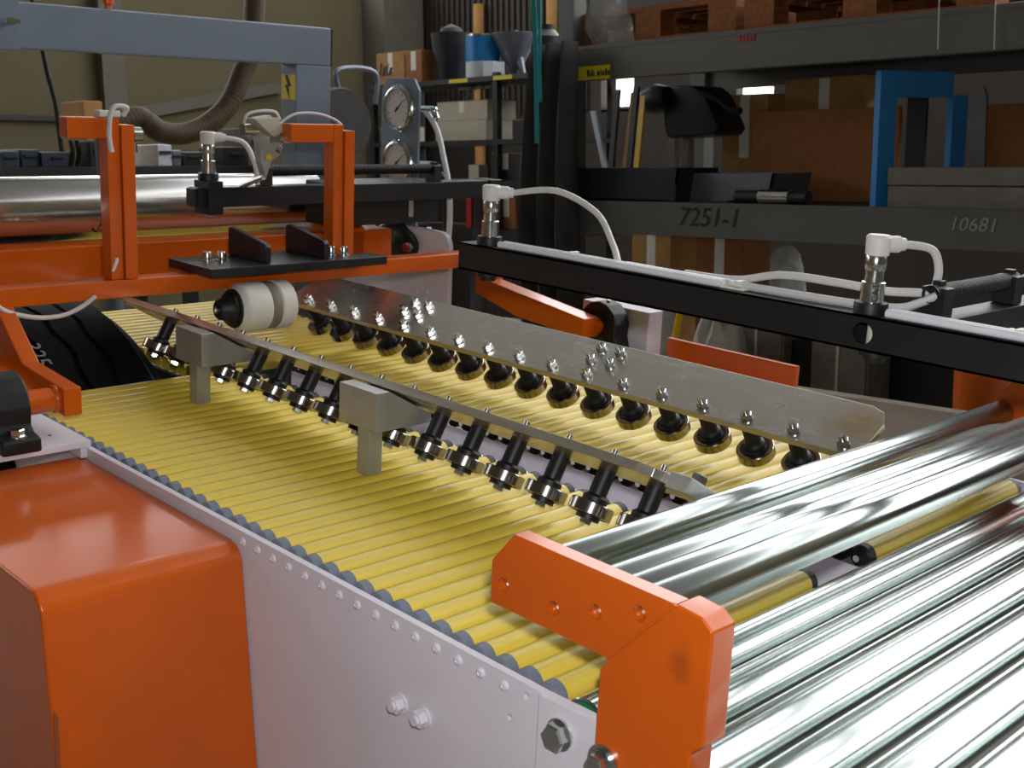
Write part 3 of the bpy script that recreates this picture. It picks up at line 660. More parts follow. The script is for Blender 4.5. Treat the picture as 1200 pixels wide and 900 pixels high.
# second black sensor arm behind the posts
sa = thing('sensor_arm', 'black square tube sensor arm reaching over the steel drum', 'beam', (.75, 1.47, 1.26))
obj('tube', MB().box((.437, 1.45, 1.264), (1.10, 1.49, 1.305), .002), 'black', sa)
obj('collar', MB().box((.455, 1.44, 1.25), (.489, 1.50, 1.318), .002), 'blackrub', sa)
obj('end_cap', MB().box((.43, 1.452, 1.266), (.4368, 1.488, 1.303), .002), 'blackrub', sa)
obj('lens_nose', MB().cyl((.472, 1.47, 1.242), (.472, 1.47, 1.243), .012, n=14), 'blackrub', sa)
s3 = sensor('laser_sensor', 'silver laser sensor with white plug standing on the arm over the drum', .472, 1.47, 1.3185, (.93, -.36, .0), [(.545, 1.45, 1.395), (.565, 1.44, 1.35), (.57, 1.44, 1.31)])
conduit('black ribbed conduit running along the sensor arm below the gauges', (.585, 1.47, 1.336), (1.10, 1.47, 1.336), (1, 0, 0), 1.3055)
bc = thing('control_box', 'black steel control box at the end of the sensor arm', 'box', (1.1, 1.6, 1.15))
obj('box', MB().box((.80, 1.492, 1.205), (1.12, 1.60, 1.304), .003), 'black', bc)
obj('upright', MB().box((1.27, 1.47, zfloor(1.5)), (1.31, 1.53, 1.306), .002), 'black', bc)
obj('top_rail', MB().box((1.1205, 1.475, 1.262), (1.2695, 1.525, 1.304), .002), 'black', bc)
obj('hinge', MB().box((1.02, 1.486, 1.22), (1.035, 1.4915, 1.26), .001), 'bolt', bc)

# sensors on the post tops
t1 = thing('proximity_switch', 'small silver switch with looped white cable clipped on the orange post', 'sensor', (pL.x + .05, 1.32, 1.44))
zz = mY(140, 138, 1.305).z
obj('barrel', MB().cyl((pL.x + .053, 1.318, zz - .03), (pL.x + .07, 1.318, zz - .03), .014, n=18), 'bolt', t1)
obj('clip', MB().box((pL.x - .01, 1.31, zz + .0005), (pL.x + .03, 1.335, zz + .012), .002), 'connector', t1)
obj('cable', MB().tube([(pL.x + .03, 1.303, zz + .004), (pL.x + .035, 1.296, zz + .018), (pL.x + .012, 1.294, zz + .02), (pL.x + .002, 1.294, zz + .004), (pL.x + .0, 1.297, zz - .03), (pL.x + .004, 1.2975, zz - .06)], .0045, n=8), 'cable', t1)
obj('connector', MB().cyl((pL.x + .056, 1.315, zz - .062), (pL.x + .056, 1.315, zz - .045), .006, n=10), 'bolt', t1)
lc = thing('loose_cable', 'grey cable sagging below the orange cross bar in front of the tyre', 'cable', (.0, 1.29, 1.1))
pts = [mY(px, py, 1.292) for px, py in ((-12, 348), (5, 364), (40, 372), (72, 370), (95, 360), (112, 347))]
obj('cable', MB().tube(pts, .0042, n=8), 'cable', lc)
obj('cable', MB().tube([mY(132, 318, 1.293), mY(136, 308, 1.293), mY(137, 303, 1.297)], .003, n=6), 'cable', lc)
rg = thing('camera_head', 'clear plastic measuring head with silver knobs beside the orange post', 'sensor', (.52, 1.36, 1.33))
q = mY(333, 155, 1.32)
rgy = 1.365
def rq(px, py): return mY(px, py, rgy)
obj('back_plate', MB().prism([rq(300, 138), rq(318, 135), rq(334, 158), rq(330, 180), rq(318, 190), rq(312, 210), rq(306, 190)], (0, .022, 0), bev=.002), 'steelbr', rg)
obj('head_block', MB().prism([rq(288, 138), rq(316, 137), rq(326, 152), rq(312, 160), rq(300, 150)], (0, -.03, 0), bev=.003), 'cardwhite', rg)
obj('lens_barrel', MB().cyl(rq(284, 152), rq(300, 152), .012, n=16), 'bolt', rg)
obj('knob', MB().cyl(rq(322, 158) + Vector((0, -.03, 0)), rq(334, 160) + Vector((0, -.03, 0)), .009, n=12).cyl(rq(324, 173), rq(328, 176), .008, n=10), 'bolt', rg)
obj('yellow_sticker', MB().box(rq(311, 187) + Vector((0, -.0035, 0)), rq(317, 181) + Vector((0, -.0025, 0))), 'sticker', rg)
obj('hanger', MB().box(rq(316, 168) + Vector((0, 0, 0)), rq(336, 158) + Vector((.008, .015, .004)), .001), 'bolt', rg)
obj('cable', MB().tube([rq(286, 146), rq(290, 134), rq(305, 130), rq(322, 131), rq(328, 140)], .003, n=7), 'cable', rg)
obj('cable', MB().tube([rq(326, 146), rq(345, 134), rq(370, 133), rq(390, 139), rq(400, 146)], .003, n=7), 'cable', rg)
obj('stalk', MB().cyl(rq(312, 208) + Vector((0, .01, 0)), Vector((rq(312, 208).x, 1.46, 1.306)), .006, n=8), 'steelbr', rg)

# ------------------------------------------------------------------ gauge panel and hoses
gp = thing('gauge_panel', 'grey upright panel with two round pressure gauges', 'gauge panel', (1.2, 1.76, 1.17))
a, b, c2 = mX(448, 92, 1.2), mX(490, 92, 1.2), mX(490, 225, 1.2)
yl3, yr3, ztp, zbt = a.y, b.y - .005, a.z + .003, 1.1665
obj('panel', MB().prism([(1.2, yl3, zbt), (1.2, yl3, ztp - .03), (1.2, yl3 - .022, ztp), (1.2, yr3 + .022, ztp), (1.2, yr3, ztp - .03), (1.2, yr3, zbt)], (.008, 0, 0), bev=.001), 'greypaint', gp)
for n_, (px, py) in enumerate(((468, 127), (467, 191))):
    g = mX(px, py, 1.2)
    gg = obj('gauge', MB().lathe((1.1995, g.y, g.z), (-1, 0, 0), [(0, 0), (0, .062), (.003, .062), (.008, .057), (.011, .056), (.013, .052), (.011, .049), (.005, .047), (.005, 0)], 40), 'chrome', gp)
    obj('dial', MB().cyl((1.1944, g.y, g.z), (1.1936, g.y, g.z), .0465, n=36), 'dial', gg)
    nd = Vector((0, -.75, .68)).normalized(); pe = Vector((0, nd.z, -nd.y)); c_ = Vector((1.1930, g.y, g.z))
    obj('needle', MB().prism([c_ + nd * .035, c_ + pe * .002, c_ - nd * .012 + pe * .003, c_ - nd * .012 - pe * .003, c_ - pe * .002], (-.001, 0, 0)).cyl(c_, c_ + Vector((-.002, 0, 0)), .004, n=10), 'ink', gg)
    tk = MB()
    for k in range(11):
        t = rad(-135 + 27 * k); dv = Vector((0, -math.sin(t), math.cos(t))); pv = Vector((0, dv.z, -dv.y)); c_ = Vector((1.1934, g.y, g.z))
        tk.prism([c_ + dv * .036 + pv * .0008, c_ + dv * .042 + pv * .0008, c_ + dv * .042 - pv * .0008, c_ + dv * .036 - pv * .0008], (-.0006, 0, 0))
    obj('scale_marks', tk, 'ink', gg)
    for t in (90, 210, 330):
        dv = Vector((0, math.cos(rad(t)), math.sin(rad(t)))); p_ = Vector((1.194, g.y, g.z)) + dv * .058
        obj('bezel_screw', MB().cyl(p_, p_ + Vector((-.004, 0, 0)), .0045, n=8), 'bolt', gg)
    obj('elbow', MB().cyl((1.208, g.y, g.z), (1.235, g.y, g.z), .018, n=14).cyl((1.228, g.y - .0, g.z), (1.228, yr3 - .03, g.z + .004), .008, n=10).lathe((1.228, yr3 - .026, g.z + .006), (0, -.5, -1), [(0, 0), (.001, .009), (.008, .0105), (.012, .008), (.03, .009), (.03, 0)], 12), 'bolt', gp)
hs = thing('air_hose', 'milky white air hose curving down from the upper gauge', 'hose', (1.228, 1.6, 1.0))
hx = 1.228
obj('hose', MB().tube([mX(499, 130, hx), mX(512, 152, hx), mX(520, 185, hx), mX(526, 220, hx), mX(527, 262, hx), mX(522, 310, hx), mX(518, 345, hx), mX(514, 400, hx)], .0075, n=10), 'hosew', hs)
hb = thing('air_hose', 'black air hose running down from the lower gauge', 'hose', (1.235, 1.6, 1.0))
obj('hose', MB().tube([mX(508, 195, 1.24), mX(518, 206, 1.24), mX(522, 230, 1.24), mX(520, 300, 1.24), mX(512, 345, 1.24), mX(508, 390, 1.24)], .006, n=8), 'blackrub', hb)

# ------------------------------------------------------------------ blue-grey gantry
ga = thing('gantry', 'blue grey steel gantry with a box beam and one square leg', 'gantry', (1.0, 1.95, -.1))
gy0, gy1 = 1.9, 1.97
lx0, lx1 = mY(347, 80, gy0).x, mY(388, 80, gy0).x
bzt, bzb = mY(388, 33, gy0).z, mY(347, 76, gy0).z
obj('leg', MB().box((lx0, gy0, zfloor(gy0) + .01), (lx1, gy1, bzb + .001), .004), 'greypaint', ga)
obj('beam', MB().box((mY(20, 30, gy0).x, gy0 - .001, bzb), (lx1, gy1, bzt), .006), 'greypaint', ga)
obj('end_cap', MB().box((lx1 + .0002, gy0 + .002, bzb + .002), (lx1 + .006, gy1 - .002, bzt - .002), .001), 'blackrub', ga)
obj('end_plate', MB().box((mY(20, 30, gy0).x - .5, gy0 - .02, bzb - .004), (mY(20, 30, gy0).x - .0005, gy1 + .02, bzt + .03), .003), 'greypaint', ga)
q = mY(8, 25, gy0 - .021)
obj('hand_screw', MB().cyl(q, q + Vector((0, -.03, 0)), .008, n=12).box(q + Vector((-.015, -.034, -.004)), q + Vector((.015, -.028, .004))), 'chrome', ga)
obj('base_foot', MB().box((lx0 - .05, gy0 - .06, zfloor(gy0)), (lx1 + .05, gy1 + .06, zfloor(gy0) + .015)), 'greypaint', ga)
# the gantry stands on a second leg outside the picture
obj('leg', MB().box((mY(20, 30, gy0).x - .5, gy0, zfloor(gy0) + .01), (mY(20, 30, gy0).x - .4, gy1, bzb - .004), .004), 'greypaint', ga)
q = mY(131, 4, gy0)
obj('orange_knob', MB().lathe((q.x, gy0 + .02, bzt), (0, 0, 1), [(0, 0), (0, .008), (.01, .008), (.012, .014), (.03, .014), (.032, 0)], 14), 'orange', ga)
qa, qb = mX(330, 87, lx0 - .001), mX(346, 117, lx0 - .001)
st = obj('warning_sticker', MB().box((lx0 - .0012, qb.y, qb.z), (lx0 - .0003, qa.y, qa.z)), 'sticker', ga)
cy_, cz_ = (qa.y + qb.y) / 2, (qa.z + qb.z) / 2; hw = (qa.y - qb.y) / 2
obj('warning_symbol', MB().prism([(lx0 - .0013, cy_ + hw * a, cz_ + hw * b) for a, b in ((.1, 1.0), (-.45, .05), (-.05, .1), (-.2, -1.0), (.5, .2), (.1, .15), (.5, .9))], (-.0006, 0, 0)), 'ink', st, smooth=False)

# ------------------------------------------------------------------ storage rack (hall axes; its front stands in the plane X = RX)
M['beige'] = pm('beige_paint', 'A79F90', .6, 0, .05, 8)
RX, RD = 3.0, 1.0
LB0, LB1, UB0, UB1 = 1.165, 1.30, 1.797, 1.94
RY0, RY1 = -.4, wX(672, 200, RX).y
rk = thing('pallet_rack', 'grey steel pallet rack with two wide shelf levels', 'rack', (RX + .5, 1.2, 0), 'W')
for x in (RX, RX + RD - .08):
    for y in (RY0 - .09, RY1): obj('upright', MB().box((x, y, 0), (x + .08, y + .09, 2.6), .004), 'rackgrey', rk, fr='W')
bm_ = {}
for z0, z1 in ((LB0, LB1), (UB0, UB1)):
    for x in (RX - .005, RX + RD - .05):
        o = obj('shelf_beam', MB().box((x, RY0, z0), (x + .05, RY1 - .001, z1), .004).box((x - .002, RY0, z1 - .018), (x + .0, RY1 - .001, z1 - .002)), 'rackgrey', rk, fr='W'); bm_[(z0, x < RX + .2)] = o
    for k in range(9):
        y = RY0 + (RY1 - RY0) / 9 * k
        obj('deck_panel', MB().box((RX + .046, y + .004, z1 - .03), (RX + RD - .051, y + (RY1 - RY0) / 9 - .004, z1 - .005)), 'darkmetal', rk, fr='W')
def sidex(px, py): return wX(px, py, RX - .0075)
q = sidex(831, 256); obj('chalk_number', MB().text('7251-1', .105, q, (0, -1, 0), (0, -.2, 1), .001), 'pencil', bm_[(LB0, True)], fr='W')
q = sidex(1141, 264); obj('chalk_number', MB().text('10681', .066, q, (0, -1, 0), (0, -.2, 1), .001), 'chalk', bm_[(LB0, True)], fr='W')
qa, qb = sidex(671, 93), sidex(715, 77)
st = obj('label_strip', MB().box((RX - .009, qb.y, UB0 + .003), (RX - .0075, qa.y, UB0 + .058)), 'sticker', bm_[(UB0, True)], fr='W')
obj('label_print', strokes(MB(), (RX - .0092, (qa.y + qb.y) / 2 + .02, UB0 + .03), (.012, .004, .010, .004, -.006, .014, .006, .012, .010, .012), .028, .004), 'pencil', st, fr='W', smooth=False)
obj('stencil_print', strokes(MB(), sidex(865, 45), (.010, .012, .010, .012, .008), .026, .005), 'redcap', bm_[(UB0, True)], fr='W')
ZL, ZU = LB1 - .0045, UB1 - .0045

def wb_(name, label, cat, px0, px1, py0, py1, x, dep, mat, zbase=None, group=None, bev=.004, parts=None):
    """a box whose front face, in the plane X = x, fills the given pixels"""
    a, b = wX(px0, (py0 + py1) / 2, x), wX(px1, (py0 + py1) / 2, x)
    zt2 = wX((px0 + px1) / 2, py0, x).z; zb2 = wX((px0 + px1) / 2, py1, x).z if zbase is None else zbase
    t = thing(name, label, cat, (x + dep / 2, (a.y + b.y) / 2, zb2), 'W', group)
    obj('body', MB().box((x, b.y, zb2), (x + dep, a.y, zt2), bev), mat, t, fr='W')
    return t, (b.y, a.y, zb2, zt2)
def flaps(t, e, x, dep):
    obj('lid_flap', MB().box((x + .002, e[0] + .003, e[3] + .0005), (x + dep / 2 - .002, e[1] - .003, e[3] + .005)), 'card', t, fr='W')
    obj('lid_flap', MB().box((x + dep / 2 + .002, e[0] + .003, e[3] + .0005), (x + dep - .002, e[1] - .003, e[3] + .005)), 'card', t, fr='W')
    obj('tape', MB().box((x - .0008, (e[0] + e[1]) / 2 - .025, e[2] + .4 * (e[3] - e[2])), (x - .0001, (e[0] + e[1]) / 2 + .025, e[3])), 'tie', t, fr='W')

# pallets on the top level
def pallet(label, y0, y1, x0, z):
    p = thing('wooden_pallet', label, 'pallet', (x0 + .4, (y0 + y1) / 2, z), 'W')
    L = y1 - y0
    for i in range(3):
        xx = x0 + i * .35
        obj('bottom_board', MB().box((xx, y0, z), (xx + .1, y1, z + .02)), 'wood', p, fr='W')
        for j in range(3):
            yy = y0 + j * (L - .13) / 2
            obj('block', MB().box((xx, yy, z + .0205), (xx + .1, yy + .13, z + .1)), 'wood', p, fr='W')
    for j in range(3):
        yy = y0 + j * (L - .13) / 2
        obj('stringer', MB().box((x0, yy, z + .1005), (x0 + .8, yy + .13, z + .121)), 'wood', p, fr='W')
    for i in range(7):
        xx = x0 + i * .117
        obj('deck_board', MB().box((xx, y0, z + .1215), (xx + .1, y1, z + .142)), 'wood', p, fr='W')
    return p
xp = RX + .06
pallet('wooden pallet wrapped with clear film near the rack end', wX(862, 30, xp).y, wX(668, 40, xp).y, xp, ZU)
pallet('bare wooden pallet beside the film wrapped pallet', wX(1165, 20, xp).y, wX(872, 20, xp).y, xp, ZU)
ya_, yb2 = wX(740, 20, xp - .01).y, wX(690, 20, xp - .01).y
def film(u, v):
    y = ya_ + (yb2 - ya_) * u; return Vector((xp - .012 + .012 * math.sin(9 * u + 5 * v) * math.sin(14 * v + 3), y + .02 * math.sin(8 * v), 2.14 - v * (.30 + .1 * math.sin(7 * u))))
fm = tag(obj('plastic_film', MB().grid(film, 30, 30), 'plasticwrap', fr='W'), 'torn clear plastic film hanging from the wrapped pallet', 'film')
for k, px in enumerate((1102, 1168)):
    a, b = wX(px, -25, RX - .02), wX(px - 3, 58, RX - .02)
    tag(obj('string', MB().tube([a, (a + b) / 2 + Vector((-.002, 0, 0)), b], .0022, n=6, sub=3), 'cable', fr='W'), ('thin white string over the upper rack beam right above the blue frame', 'thin white string over the upper rack beam above the pale steel plate')[k], 'string')

# lower level
wb_('chipboard_sheet', 'large brown chipboard sheet leaning behind the blue frame', 'board', 880, 1052, 128, 240, RX + .45, .025, 'board', ZL)
wb_('chipboard_sheet', 'brown chipboard sheet standing behind the stacked grey beams', 'board', 1150, 1300, 120, 240, RX + .5, .025, 'board', ZL)
bf = thing('blue_frame', 'blue painted open rectangular frame standing on the rack shelf', 'frame', (RX + .2, 1.3, ZL), 'W')
p0, p1 = wX(1033, 83, RX + .08), wX(1136, 100, RX + .45)
f0, f1 = Vector((RX + .08, p0.y, 0)), Vector((RX + .45, p1.y, 0)); dv = (f1 - f0); Lf = dv.length; dv.normalize(); nv = Vector((-dv.y, dv.x, 0)) * .03
def fr_box(s0, s1, z0, z1): 
    a, b = f0 + dv * s0, f0 + dv * s1
    return MB().prism([Vector((a.x, a.y, z0)), Vector((b.x, b.y, z0)), Vector((b.x, b.y, z1)), Vector((a.x, a.y, z1))], nv, bev=.002)
ztf = wX(1033, 82, RX + .08).z
obj('upright', fr_box(0, .075, ZL, ztf), 'blue', bf, fr='W'); obj('upright', fr_box(Lf - .07, Lf, ZL, ztf - .08), 'blue', bf, fr='W'); obj('top_rail', fr_box(.0755, Lf - .0705, ztf - .09, ztf), 'blue', bf, fr='W')
wb_('steel_channel', 'dark upright steel offcut standing inside the blue frame', 'metal offcut', 1060, 1083, 110, 240, RX + .42, .02, 'darkmetal', ZL)
bl = thing('steel_offcut', 'pale tapered steel plate standing beside the blue frame', 'metal offcut', (RX + .3, 1.1, ZL), 'W')
pp = [wX(px, py, RX + .3) for px, py in ((1137, 242), (1135, 145), (1152, 100), (1156, 112), (1152, 242))]
obj('plate', MB().prism(pp, (.015, 0, 0)), 'greymetal', bl, fr='W')
for k, (a, b) in enumerate(((219, 241), (196, 218))):
    wb_('grey_beam', ('lower' if k == 0 else 'upper') + ' one of two long grey beams stacked beside the blue frame', 'beam', 1040, 1290, a, b, RX + .03, .14, 'stone', ZL if k == 0 else None)
def tray(label, px0, px1, py0, slant, mat, x):
    t = thing('parts_tray', label, 'tray', (x + .1, wX((px0 + px1) / 2, 220, x).y, ZL), 'W')
    a, b, c, d_ = wX(px0, py0, x), wX(px1, py0, x), wX(px1 - slant, 236, x), wX(px0 + slant, 236, x)
    c.z = d_.z = ZL
    obj('front', MB().prism([a, b, c, d_], (.012, 0, 0)), mat, t, fr='W')
    sh = Vector((.25, 0, 0))
    obj('back', MB().prism([a + sh, b + sh, c + sh, d_ + sh], (.012, 0, 0)), mat, t, fr='W')
    obj('side', MB().prism([a, d_, d_ + sh, a + sh], (0, -.012, 0)), mat, t, fr='W'); obj('side', MB().prism([b, c, c + sh, b + sh], (0, .012, 0)), mat, t, fr='W')
    obj('bottom', MB().prism([d_, c, c + sh, d_ + sh], (0, 0, .012)), mat, t, fr='W')
tray('black open parts tray at the end of the rack shelf', 668, 796, 197, 6, 'darkmetal', RX + .02)
tray('blue grey metal tray with flared side on the rack shelf', 800, 908, 203, 8, 'greymetal', RX + .12)
cl = thing('clamp_fitting', 'dark pipe fitting with shiny ring lying in front of the grey tray', 'fitting', (RX + .06, wX(900, 230, RX + .05).y, ZL), 'W')
a, b = wX(862, 229, RX + .05), wX(946, 229, RX + .05)
obj('sleeve', MB().cyl((RX + .06, a.y, ZL + .028), (RX + .06, b.y, ZL + .028), .026, n=16), 'blackrub', cl, fr='W')
obj('ring', MB().cyl((RX + .06, wX(890, 229, RX + .05).y, ZL + .03), (RX + .06, wX(925, 229, RX + .05).y, ZL + .03), .0285, n=18), 'drum', cl, fr='W')
# strips leaning in the rack
for k, (pa, pb, mat, lab) in enumerate((((728, 195), (742, 108), 'card', 'tan wooden strip leaning between the black rods'), ((742, 195), (753, 112), 'yellowpole', 'yellow strip leaning beside the black machine'),
        ((712, 195), (723, 105), 'darkmetal', 'slim black rod leaning left of the tan strip'), ((733, 195), (745, 102), 'darkmetal', 'slim black rod leaning between the tan and yellow strips'), ((716, 196), (694, 130), 'greymetal', 'thin grey rod leaning over the black tray'))):
    a, b = wX(*pa, RX + .3), wX(*pb, RX + .36); a.z = ZL
    tag(obj('leaning_strip', MB().prism([a + Vector((0, -.014, 0)), a + Vector((0, .014, 0)), b + Vector((0, .014, 0)), b + Vector((0, -.014, 0))], (.015, 0, 0)), mat, fr='W'), lab, 'strip')
# black machine on a stand
bk = thing('black_machine', 'bulky black machine head with a handle standing on the rack shelf', 'machine', (RX + .45, wX(820, 150, RX + .4).y, ZL), 'W')
x = RX + .42
pp = [wX(px, py, x) for px, py in ((776, 120), (790, 100), (812, 100), (826, 112), (842, 150), (836, 158), (782, 162), (778, 150))]
obj('body', MB().prism(pp, (.22, 0, 0), bev=.01), 'blackrub', bk, fr='W')
obj('handle', MB().tube([wX(822, 108, x), wX(845, 118, x), wX(856, 128, x), wX(868, 130, x)], .015, n=10), 'blackrub', bk, fr='W')
for px in (790, 807): 
    q = wX(px, 160, x + .1); obj('stand_leg', MB().box((x + .08, q.y - .018, ZL), (x + .12, q.y + .018, q.z + .02)), 'greymetal', bk, fr='W')
obj('cowl', MB().lathe(wX(755, 120, x), (0, -1, .1), [(0, 0), (0, .05), (.08, .07), (.14, .05), (.14, 0)], 18), 'blackrub', bk, fr='W')
t, e = wb_('carton', 'tall tan cardboard carton standing behind the black machine', 'box', 846, 898, 112, 238, RX + .62, .3, 'card', ZL); flaps(t, e, RX + .62, .3)
t, e = wb_('carton', 'flat tan cardboard carton behind the chipboard sheet', 'box', 918, 1012, 92, 238, RX + .75, .18, 'card', ZL); flaps(t, e, RX + .75, .18)

# under the lower level
t, e = wb_('carton', 'brown carton on the floor below the chalk number on the rack', 'box', 815, 870, 268, 420, RX + .35, .2, 'board', 0); flaps(t, e, RX + .35, .2)
t, e = wb_('carton', 'tan carton on the floor beside the rack upright', 'box', 740, 785, 272, 440, RX + .4, .35, 'card', 0); flaps(t, e, RX + .4, .35)
def sack(label, px0, px1, py0, x, zb, mat, seed, dep=.3):
    a, b = wX(px0, py0, x), wX(px1, py0, x); cy = (a.y + b.y) / 2; w2 = (a.y - b.y) / 2; h = a.z - zb
    rnd = random.Random(seed); ph = [rnd.random() * 6 for _ in range(4)]
    def fn(u, v):
        th = u * 2 * math.pi; f = math.pi * (v - .5)
        k = abs(math.cos(f)) ** .6; s_ = 1 + .07 * math.sin(5 * th + ph[0]) * math.sin(7 * v + ph[1]) + .05 * math.sin(11 * th + ph[2])
        return Vector((x + dep / 2 + dep / 2 * math.cos(th) * k * s_, cy + w2 * math.sin(th) * k * s_, zb + h * (.5 + .5 * math.sin(f)) * (1 + .04 * math.sin(6 * th + ph[3]))))
    tag(obj('sack', MB().grid(fn, 40, 16, True), mat, fr='W'), label, 'sack')
sack('crumpled clear plastic bag stuffed under the rack beam', 876, 914, 300, RX + .6, 0, 'plasticwrap', 3, .35)
sack('white sack lying low beside the yellow pole', 712, 765, 362, RX - .4, 0, 'bag', 5, .28)
sack('dirty white sack slumped behind the yellow pole', 786, 845, 372, RX - .38, 0, 'bag', 8, .28)
yp = thing('yellow_pole', 'thin yellow pole standing behind the far bearing plate', 'pole', (2.3, 1.9, 0), 'W')
a, b = wX(797, 365, 2.3), wX(788, 412, 2.3); dd = (a - b).normalized(); bb = b - dd * (b.z / dd.z)
obj('shaft', MB().cyl(bb, a + dd * .12, .012, n=12), 'yellowpole', yp, fr='W'); obj('foot_disc', MB().cyl((bb.x, bb.y, 0), (bb.x, bb.y, .012), .05, n=20), 'darkmetal', yp, fr='W')
for px0, px1, py0, lab in ((858, 918, 382, 'grey steel floor cabinet under the rack beside the sacks'), (950, 1018, 385, 'grey brown steel cabinet under the rack with a pale edge')):
    t, e = wb_('floor_cabinet', lab, 'cabinet', px0, px1, py0, 480, RX - .05, .5, 'stone', 0)
    obj('edge_strip', MB().box((RX - .056, (e[0] + e[1]) / 2, .02), (RX - .0505, (e[0] + e[1]) / 2 + .012, e[3] - .01)), 'cardwhite', t, fr='W')
    obj('door', MB().box((RX - .056, e[0] + .01, .03), (RX - .0505, (e[0] + e[1]) / 2 - .004, e[3] - .02), .001), 'stone', t, fr='W')
t, e = wb_('black_crate', 'black plastic crate on the floor between the two cabinets', 'crate', 922, 950, 400, 480, RX + .0, .4, 'blackrub', 0)
t, e = wb_('black_crate', 'wide dark crate pushed under the rack behind the bucket', 'crate', 1025, 1140, 395, 470, RX + .1, .6, 'darkmetal', 0)
obj('rim', MB().box((RX + .09, e[0] - .01, e[3] + .0005), (RX + .71, e[1] + .01, e[3] + .02), .003), 'darkmetal', t, fr='W')
bq = wb_('partition_panel', 'beige low partition panel standing behind the rounded end of the bearing plate', 'panel', 905, 1300, 481, 560, 2.35, .05, M['beige'], 0)[0]
bu = thing('orange_bucket', 'orange plastic tub on the floor behind the chrome rollers', 'tub', (2.3, 0, 0), 'W')
ba, bb_ = wX(1108, 455, 2.7), wX(1195, 455, 2.7); br = (ba.y - bb_.y) / 2 * .72; bc_ = (ba + bb_) / 2; zt3 = wX(1150, 430, 2.6).z
obj('tub', MB().lathe((bc_.x, bc_.y, 0), (0, 0, 1), [(0, 0), (0, br * .8), (zt3 * .98, br), (zt3, br * 1.05), (zt3, br * .97), (zt3 - .03, br * .95), (.02, br * .76), (.02, 0)], 36), 'bucket', bu, fr='W')

# ------------------------------------------------------------------ tarpaulin and teal straps hanging at the rack end
a, b = wX(620, 60, RX - .05), wX(684, 60, RX - .05)
def tarp(u, v):
    y = a.y + (b.y - a.y) * u; z = 1.95 - v * 1.95
    wv = .045 * math.sin(u * 19 + v * 1.6) + .025 * math.sin(u * 37 + 1 + v * 3)
    top = max(0, .35 - v) * .9 * (1 - u)
    return Vector((RX - .1 + wv, y - top * .22 + .03 * math.sin(v * 5), z))
tp_ = obj('tarpaulin', MB().grid(lambda u, v: tarp(u, v), 44, 26), 'cloth', fr='W')
md = tp_.modifiers.new('thickness', 'SOLIDIFY'); md.thickness = .004
tag(tp_, 'dark folded tarpaulin hanging down at the end of the rack', 'tarpaulin')
ts = thing('teal_straps', 'bright teal lifting straps hanging beside the dark tarpaulin', 'strap', (RX - .2, wX(630, 100, RX - .2).y, 1.5), 'W')
for i, (x0p, x1p, x2p, bot, wd) in enumerate(((625, 628, 629, 168, .026), (632, 632, 633, 120, .014))):
    pts = [wX(x0p, -160, RX - .2), wX(x0p, 0, RX - .2), wX(x1p, 80, RX - .2), wX(x2p, bot, RX - .2)]
    def rib(u, v, pts=pts, wd=wd):
        f = u * 3; k = min(2, int(f)); c = pts[k].lerp(pts[k + 1], f - k); return c + Vector((.012 * math.sin(v * 3), wd * (.5 - v), 0))
    s_ = obj('strap', MB().grid(rib, 24, 4), 'teal', ts, fr='W'); md = s_.modifiers.new('thickness', 'SOLIDIFY'); md.thickness = .003
obj('hook', MB().tube([pts[0] + Vector((0, 0, -.01)), pts[0] + Vector((0, .02, .06)), pts[0] + Vector((0, .02, HH - pts[0].z))], .006, n=8, sub=3), 'darkmetal', ts, fr='W')

# ------------------------------------------------------------------ black shelving with boxes and tins
SX = 4.3
sh = thing('shelving_unit', 'black metal shelving unit holding cartons, tins and funnels', 'shelf', (SX + .2, wX(550, 200, SX).y, 0), 'W')
sy0, sy1 = wX(662, 150, SX).y, wX(434, 150, SX).y
SZ = [wX(560, py, SX).z for py in (90, 164, 211, 268)]
for x in (SX, SX + .41):
    for y in (sy0, (sy0 + sy1) / 2 - .35, sy1 - .04): obj('upright', MB().box((x, y, 0), (x + .04, y + .04, SZ[0] + .02)), 'black', sh, fr='W')
for z in SZ: obj('shelf_board', MB().box((SX - .005, sy0, z - .03), (SX + .455, sy1, z)), 'black', sh, fr='W')
for px0, px1, py0, py1 in ((526, 548, 87, 95), (578, 600, 87, 95)):
    qa, qb = wX(px0, py0, SX - .006), wX(px1, py1, SX - .006); obj('label_strip', MB().box((SX - .0075, qb.y, SZ[0] - .028), (SX - .0055, qa.y, SZ[0] - .004)), 'sticker', sh, fr='W')
ZS = [z + .0005 for z in SZ]
def sb_(lab, px0, px1, py0, mat, lev, dx=.05, dep=.3, name='carton', cat='box', fl_=True, txt=None):
    t, e = wb_(name, lab, cat, px0, px1, py0, py0 + 20, SX + dx, dep, mat, ZS[lev])
    if fl_: flaps(t, e, SX + dx, dep)
    if txt: obj('print', strokes(MB(), (SX + dx - .0009, e[1] - .03, (e[2] + e[3]) / 2), (.016, .03, .012, .03), (e[3] - e[2]) * .4, .014, .02), 'darkmetal', t, fr='W', smooth=False)
    return t
sb_('orange brown printed carton at the end of the top shelf', 441, 474, 62, 'card', 0, txt=True)
sb_('dark red brown carton on the top shelf beside the grey bin', 475, 494, 60, 'board', 0)
bi = thing('plastic_bin', 'dark grey tapered bin on the top shelf', 'bin', (SX + .15, wX(518, 70, SX).y, ZS[0]), 'W')
q0, q1 = wX(500, 60, SX + .1), wX(532, 60, SX + .1); rr_ = (q0.y - q1.y) / 2; ht = wX(515, 38, SX + .1).z - ZS[0]
